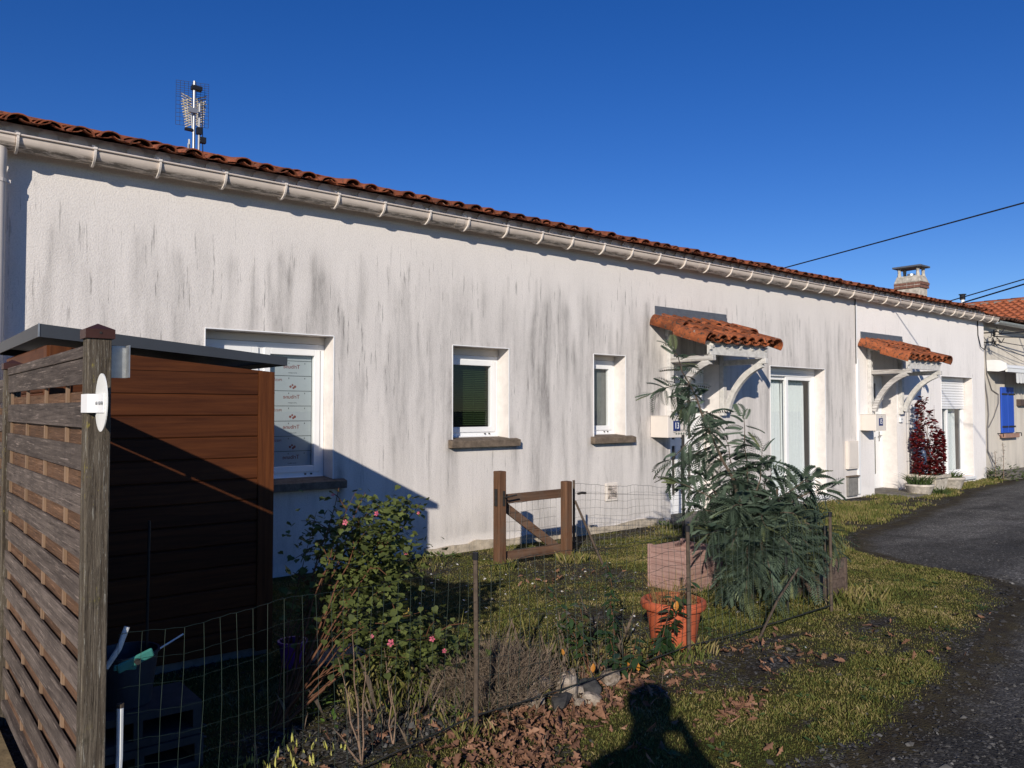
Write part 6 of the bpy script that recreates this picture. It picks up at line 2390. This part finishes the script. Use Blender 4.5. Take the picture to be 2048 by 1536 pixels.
litter(400, 2.25, 2.80, .26, .16, .4)
litter(280, 2.65, 2.86, .30, .13, .15)
litter(260, 3.2, 3.10, .28, .12, .2)
litter(45, 3.55, 2.85, .2, .10, .2)
litter(60, 3.45, 2.42, .10, .04, .3)
litter(26, 4.2, 2.62, .2, .1)
litter(24, 3.0, 2.35, .3, .15)
litter(30, 4.3, 2.95, .3, .08)
litter(30, 4.9, 5.2, .45, .12)
litter(16, 5.5, 2.6, .5, .15)
litter(90, 2.1, 3.2, .4, .2)
litter(110, 2.1, 2.5, .35, .2)
litter(20, 5.0, 2.35, .8, .2)
P_ = np.concatenate(P_)
P_ = P_[(P_[:, 1] > edge_y(P_[:, 0]) - .2) & (P_[:, 1] < 6.8)]
mats_ = []
for (px_, py_) in P_:
    s = random.uniform(.022, .064)
    mats_.append(xf((px_, py_, float(gz(px_, py_)) + random.uniform(.004, .03)), Euler((random.gauss(0, .7), random.gauss(0, .7), random.uniform(0, 6.3))), (s * random.uniform(.6, 1.2), s, s * random.uniform(.5, 2.6) * random.choice((-1, 1)))))
scatter('dead_leaves', dl_v, dl_f, np.array(mats_), M['deadleaf'])

# ---------------------------------------------------------------- the photographer, whose shadow falls on the lawn
per = thing('person', (-.30, -.36, 0), 'person in dark jacket and jeans holding a phone up with both hands', 'person')
RT3, FW3 = RT, FW
bp = lambda u, w, z: tuple(RT3 * (u - .15 * min(1, max(0, (.34 - w) / .3))) + FW3 * (w - .40) + Vector((0, 0, z)))
J, E_, rad = [], [], []


def jt(p, r_, parent=None):
    J.append(p)
    rad.append(r_)
    if parent is not None: E_.append((parent, len(J) - 1))
    return len(J) - 1


pel = jt(bp(0, 0, .98), (.165, .12))
w_ = jt(bp(0, .0, 1.14), (.15, .105), pel)
chs = jt(bp(0, -.01, 1.34), (.175, .115), w_)
sho = jt(bp(0, 0, 1.48), (.13, .09), chs)
nk = jt(bp(0, .02, 1.57), (.085, .08), sho)
hd1 = jt(bp(0, .04, 1.66), (.075, .085), nk)
hd2 = jt(bp(0, .04, 1.755), (.075, .092), hd1)
for s_ in (-1, 1):
    sh_ = jt(bp(.19 * s_, 0, 1.47), (.065, .065), sho)
    el = jt(bp(.36 * s_, .12, 1.24), (.047, .047), sh_)
    wr_ = jt(bp(.13 * s_, .30, 1.43), (.031, .031), el)
    pa = jt(bp(.098 * s_, .335, 1.475), (.036, .02), wr_)
    for q in range(4):
        f1 = jt(bp((.085 - .004 * q) * s_, .375, 1.535 - .018 * q), (.0095, .0095), pa)
        f2 = jt(bp((.058 + .004 * q) * s_, .392, 1.545 - .02 * q), (.008, .008), f1)
    t1 = jt(bp(.082 * s_, .345, 1.465), (.011, .011), pa)
    jt(bp(.06 * s_, .350, 1.475), (.009, .009), t1)
    hp = jt(bp(.10 * s_, 0, .90), (.095, .10), pel)
    kn_ = jt(bp(.12 * s_, .02, .50), (.062, .062), hp)
    ak = jt(bp(.13 * s_, -.02, .10), (.045, .045), kn_)
    jt(bp(.15 * s_, .14, .045), (.045, .035), ak)
me = bpy.data.meshes.new('body')
me.from_pydata(J, E_, [])
bo = bpy.data.objects.new('body', me)
COL.objects.link(bo)
sk = bo.modifiers.new('skin', 'SKIN')
for k, sv_ in enumerate(me.skin_vertices[0].data):
    sv_.radius = rad[k]
    sv_.use_root = (k == 0)
bo.modifiers.new('smooth', 'SUBSURF').levels = 2
bpy.context.view_layer.update()
dg_ = bpy.context.evaluated_depsgraph_get()
nm = bpy.data.meshes.new_from_object(bo.evaluated_get(dg_))
bo.modifiers.clear()
bo.data = nm
nm.name = 'body'
nm.materials.clear()
for k in ('cloth_dark', 'jeans', 'skin', 'shoe'): nm.materials.append(M[k])
for p in nm.polygons:
    c = p.center
    w = c.dot(FW3) + .40
    u = abs(c.dot(RT3))
    p.use_smooth = True
    if c.z < .11: k = 3
    elif c.z < .97: k = 1
    elif c.z > 1.55 and w < .2 or (w > .29 and c.z > 1.40): k = 2
    else: k = 0
    p.material_index = k
attach(bo, per)
hm = bmesh.new()
bmesh.ops.create_uvsphere(hm, u_segments=20, v_segments=12, radius=1)
for v in hm.verts:
    v.co = Vector(bp(v.co.x * .125, .0 + v.co.y * .125, 1.76 + v.co.z * .115))
hm.faces.ensure_lookup_table()
bmesh.ops.delete(hm, geom=[f for f in hm.faces if (f.calc_center_median().dot(FW3) + .40) > .075 and f.calc_center_median().z < 1.80], context='FACES')
me = bpy.data.meshes.new('hair')
hm.to_mesh(me)
hm.free()
me.materials.append(M['hair'])
ho = bpy.data.objects.new('hair', me)
COL.objects.link(ho)
attach(ho, per)
fc = MB()
fc.tube([bp(0, .115, 1.72), bp(0, .148, 1.69), bp(0, .125, 1.68)], [.009, .015, .008], 6)
fc.build('nose', M['skin'], per, True)
fc = MB()
for s_ in (-1, 1):
    fc.lathe([(.001, -.011), (.009, -.006), (.011, 0), (.009, .006), (.001, .011)], bp(.033 * s_, .118, 1.722), 8)
fc.build('eye', M['enamelwhite'], per, True)
fc = MB()
fc.tube([bp(-.025, .118, 1.645), bp(0, .126, 1.643), bp(.025, .118, 1.645)], [.003, .006, .003], 6)
fc.build('mouth', M['red'], per)
fc = MB()
for s_ in (-1, 1):
    fc.tube([bp(.085 * s_, .03, 1.70), bp(.098 * s_, .025, 1.725), bp(.088 * s_, .03, 1.75)], [.008, .014, .008], 6)
fc.build('ear', M['skin'], per, True)
ph = thing('phone', bp(0, .37, 1.5), 'dark phone held level in both hands of the person', 'phone')
mb = MB()
P = [bp(u, w, z) for w in (.370, .378) for (u, z) in ((-.08, 1.462), (.08, 1.462), (.08, 1.538), (-.08, 1.538))]
mb.add(P, [(0, 1, 2, 3), (7, 6, 5, 4), (0, 4, 5, 1), (1, 5, 6, 2), (2, 6, 7, 3), (3, 7, 4, 0)])
mb.build('case', M['black'], ph)
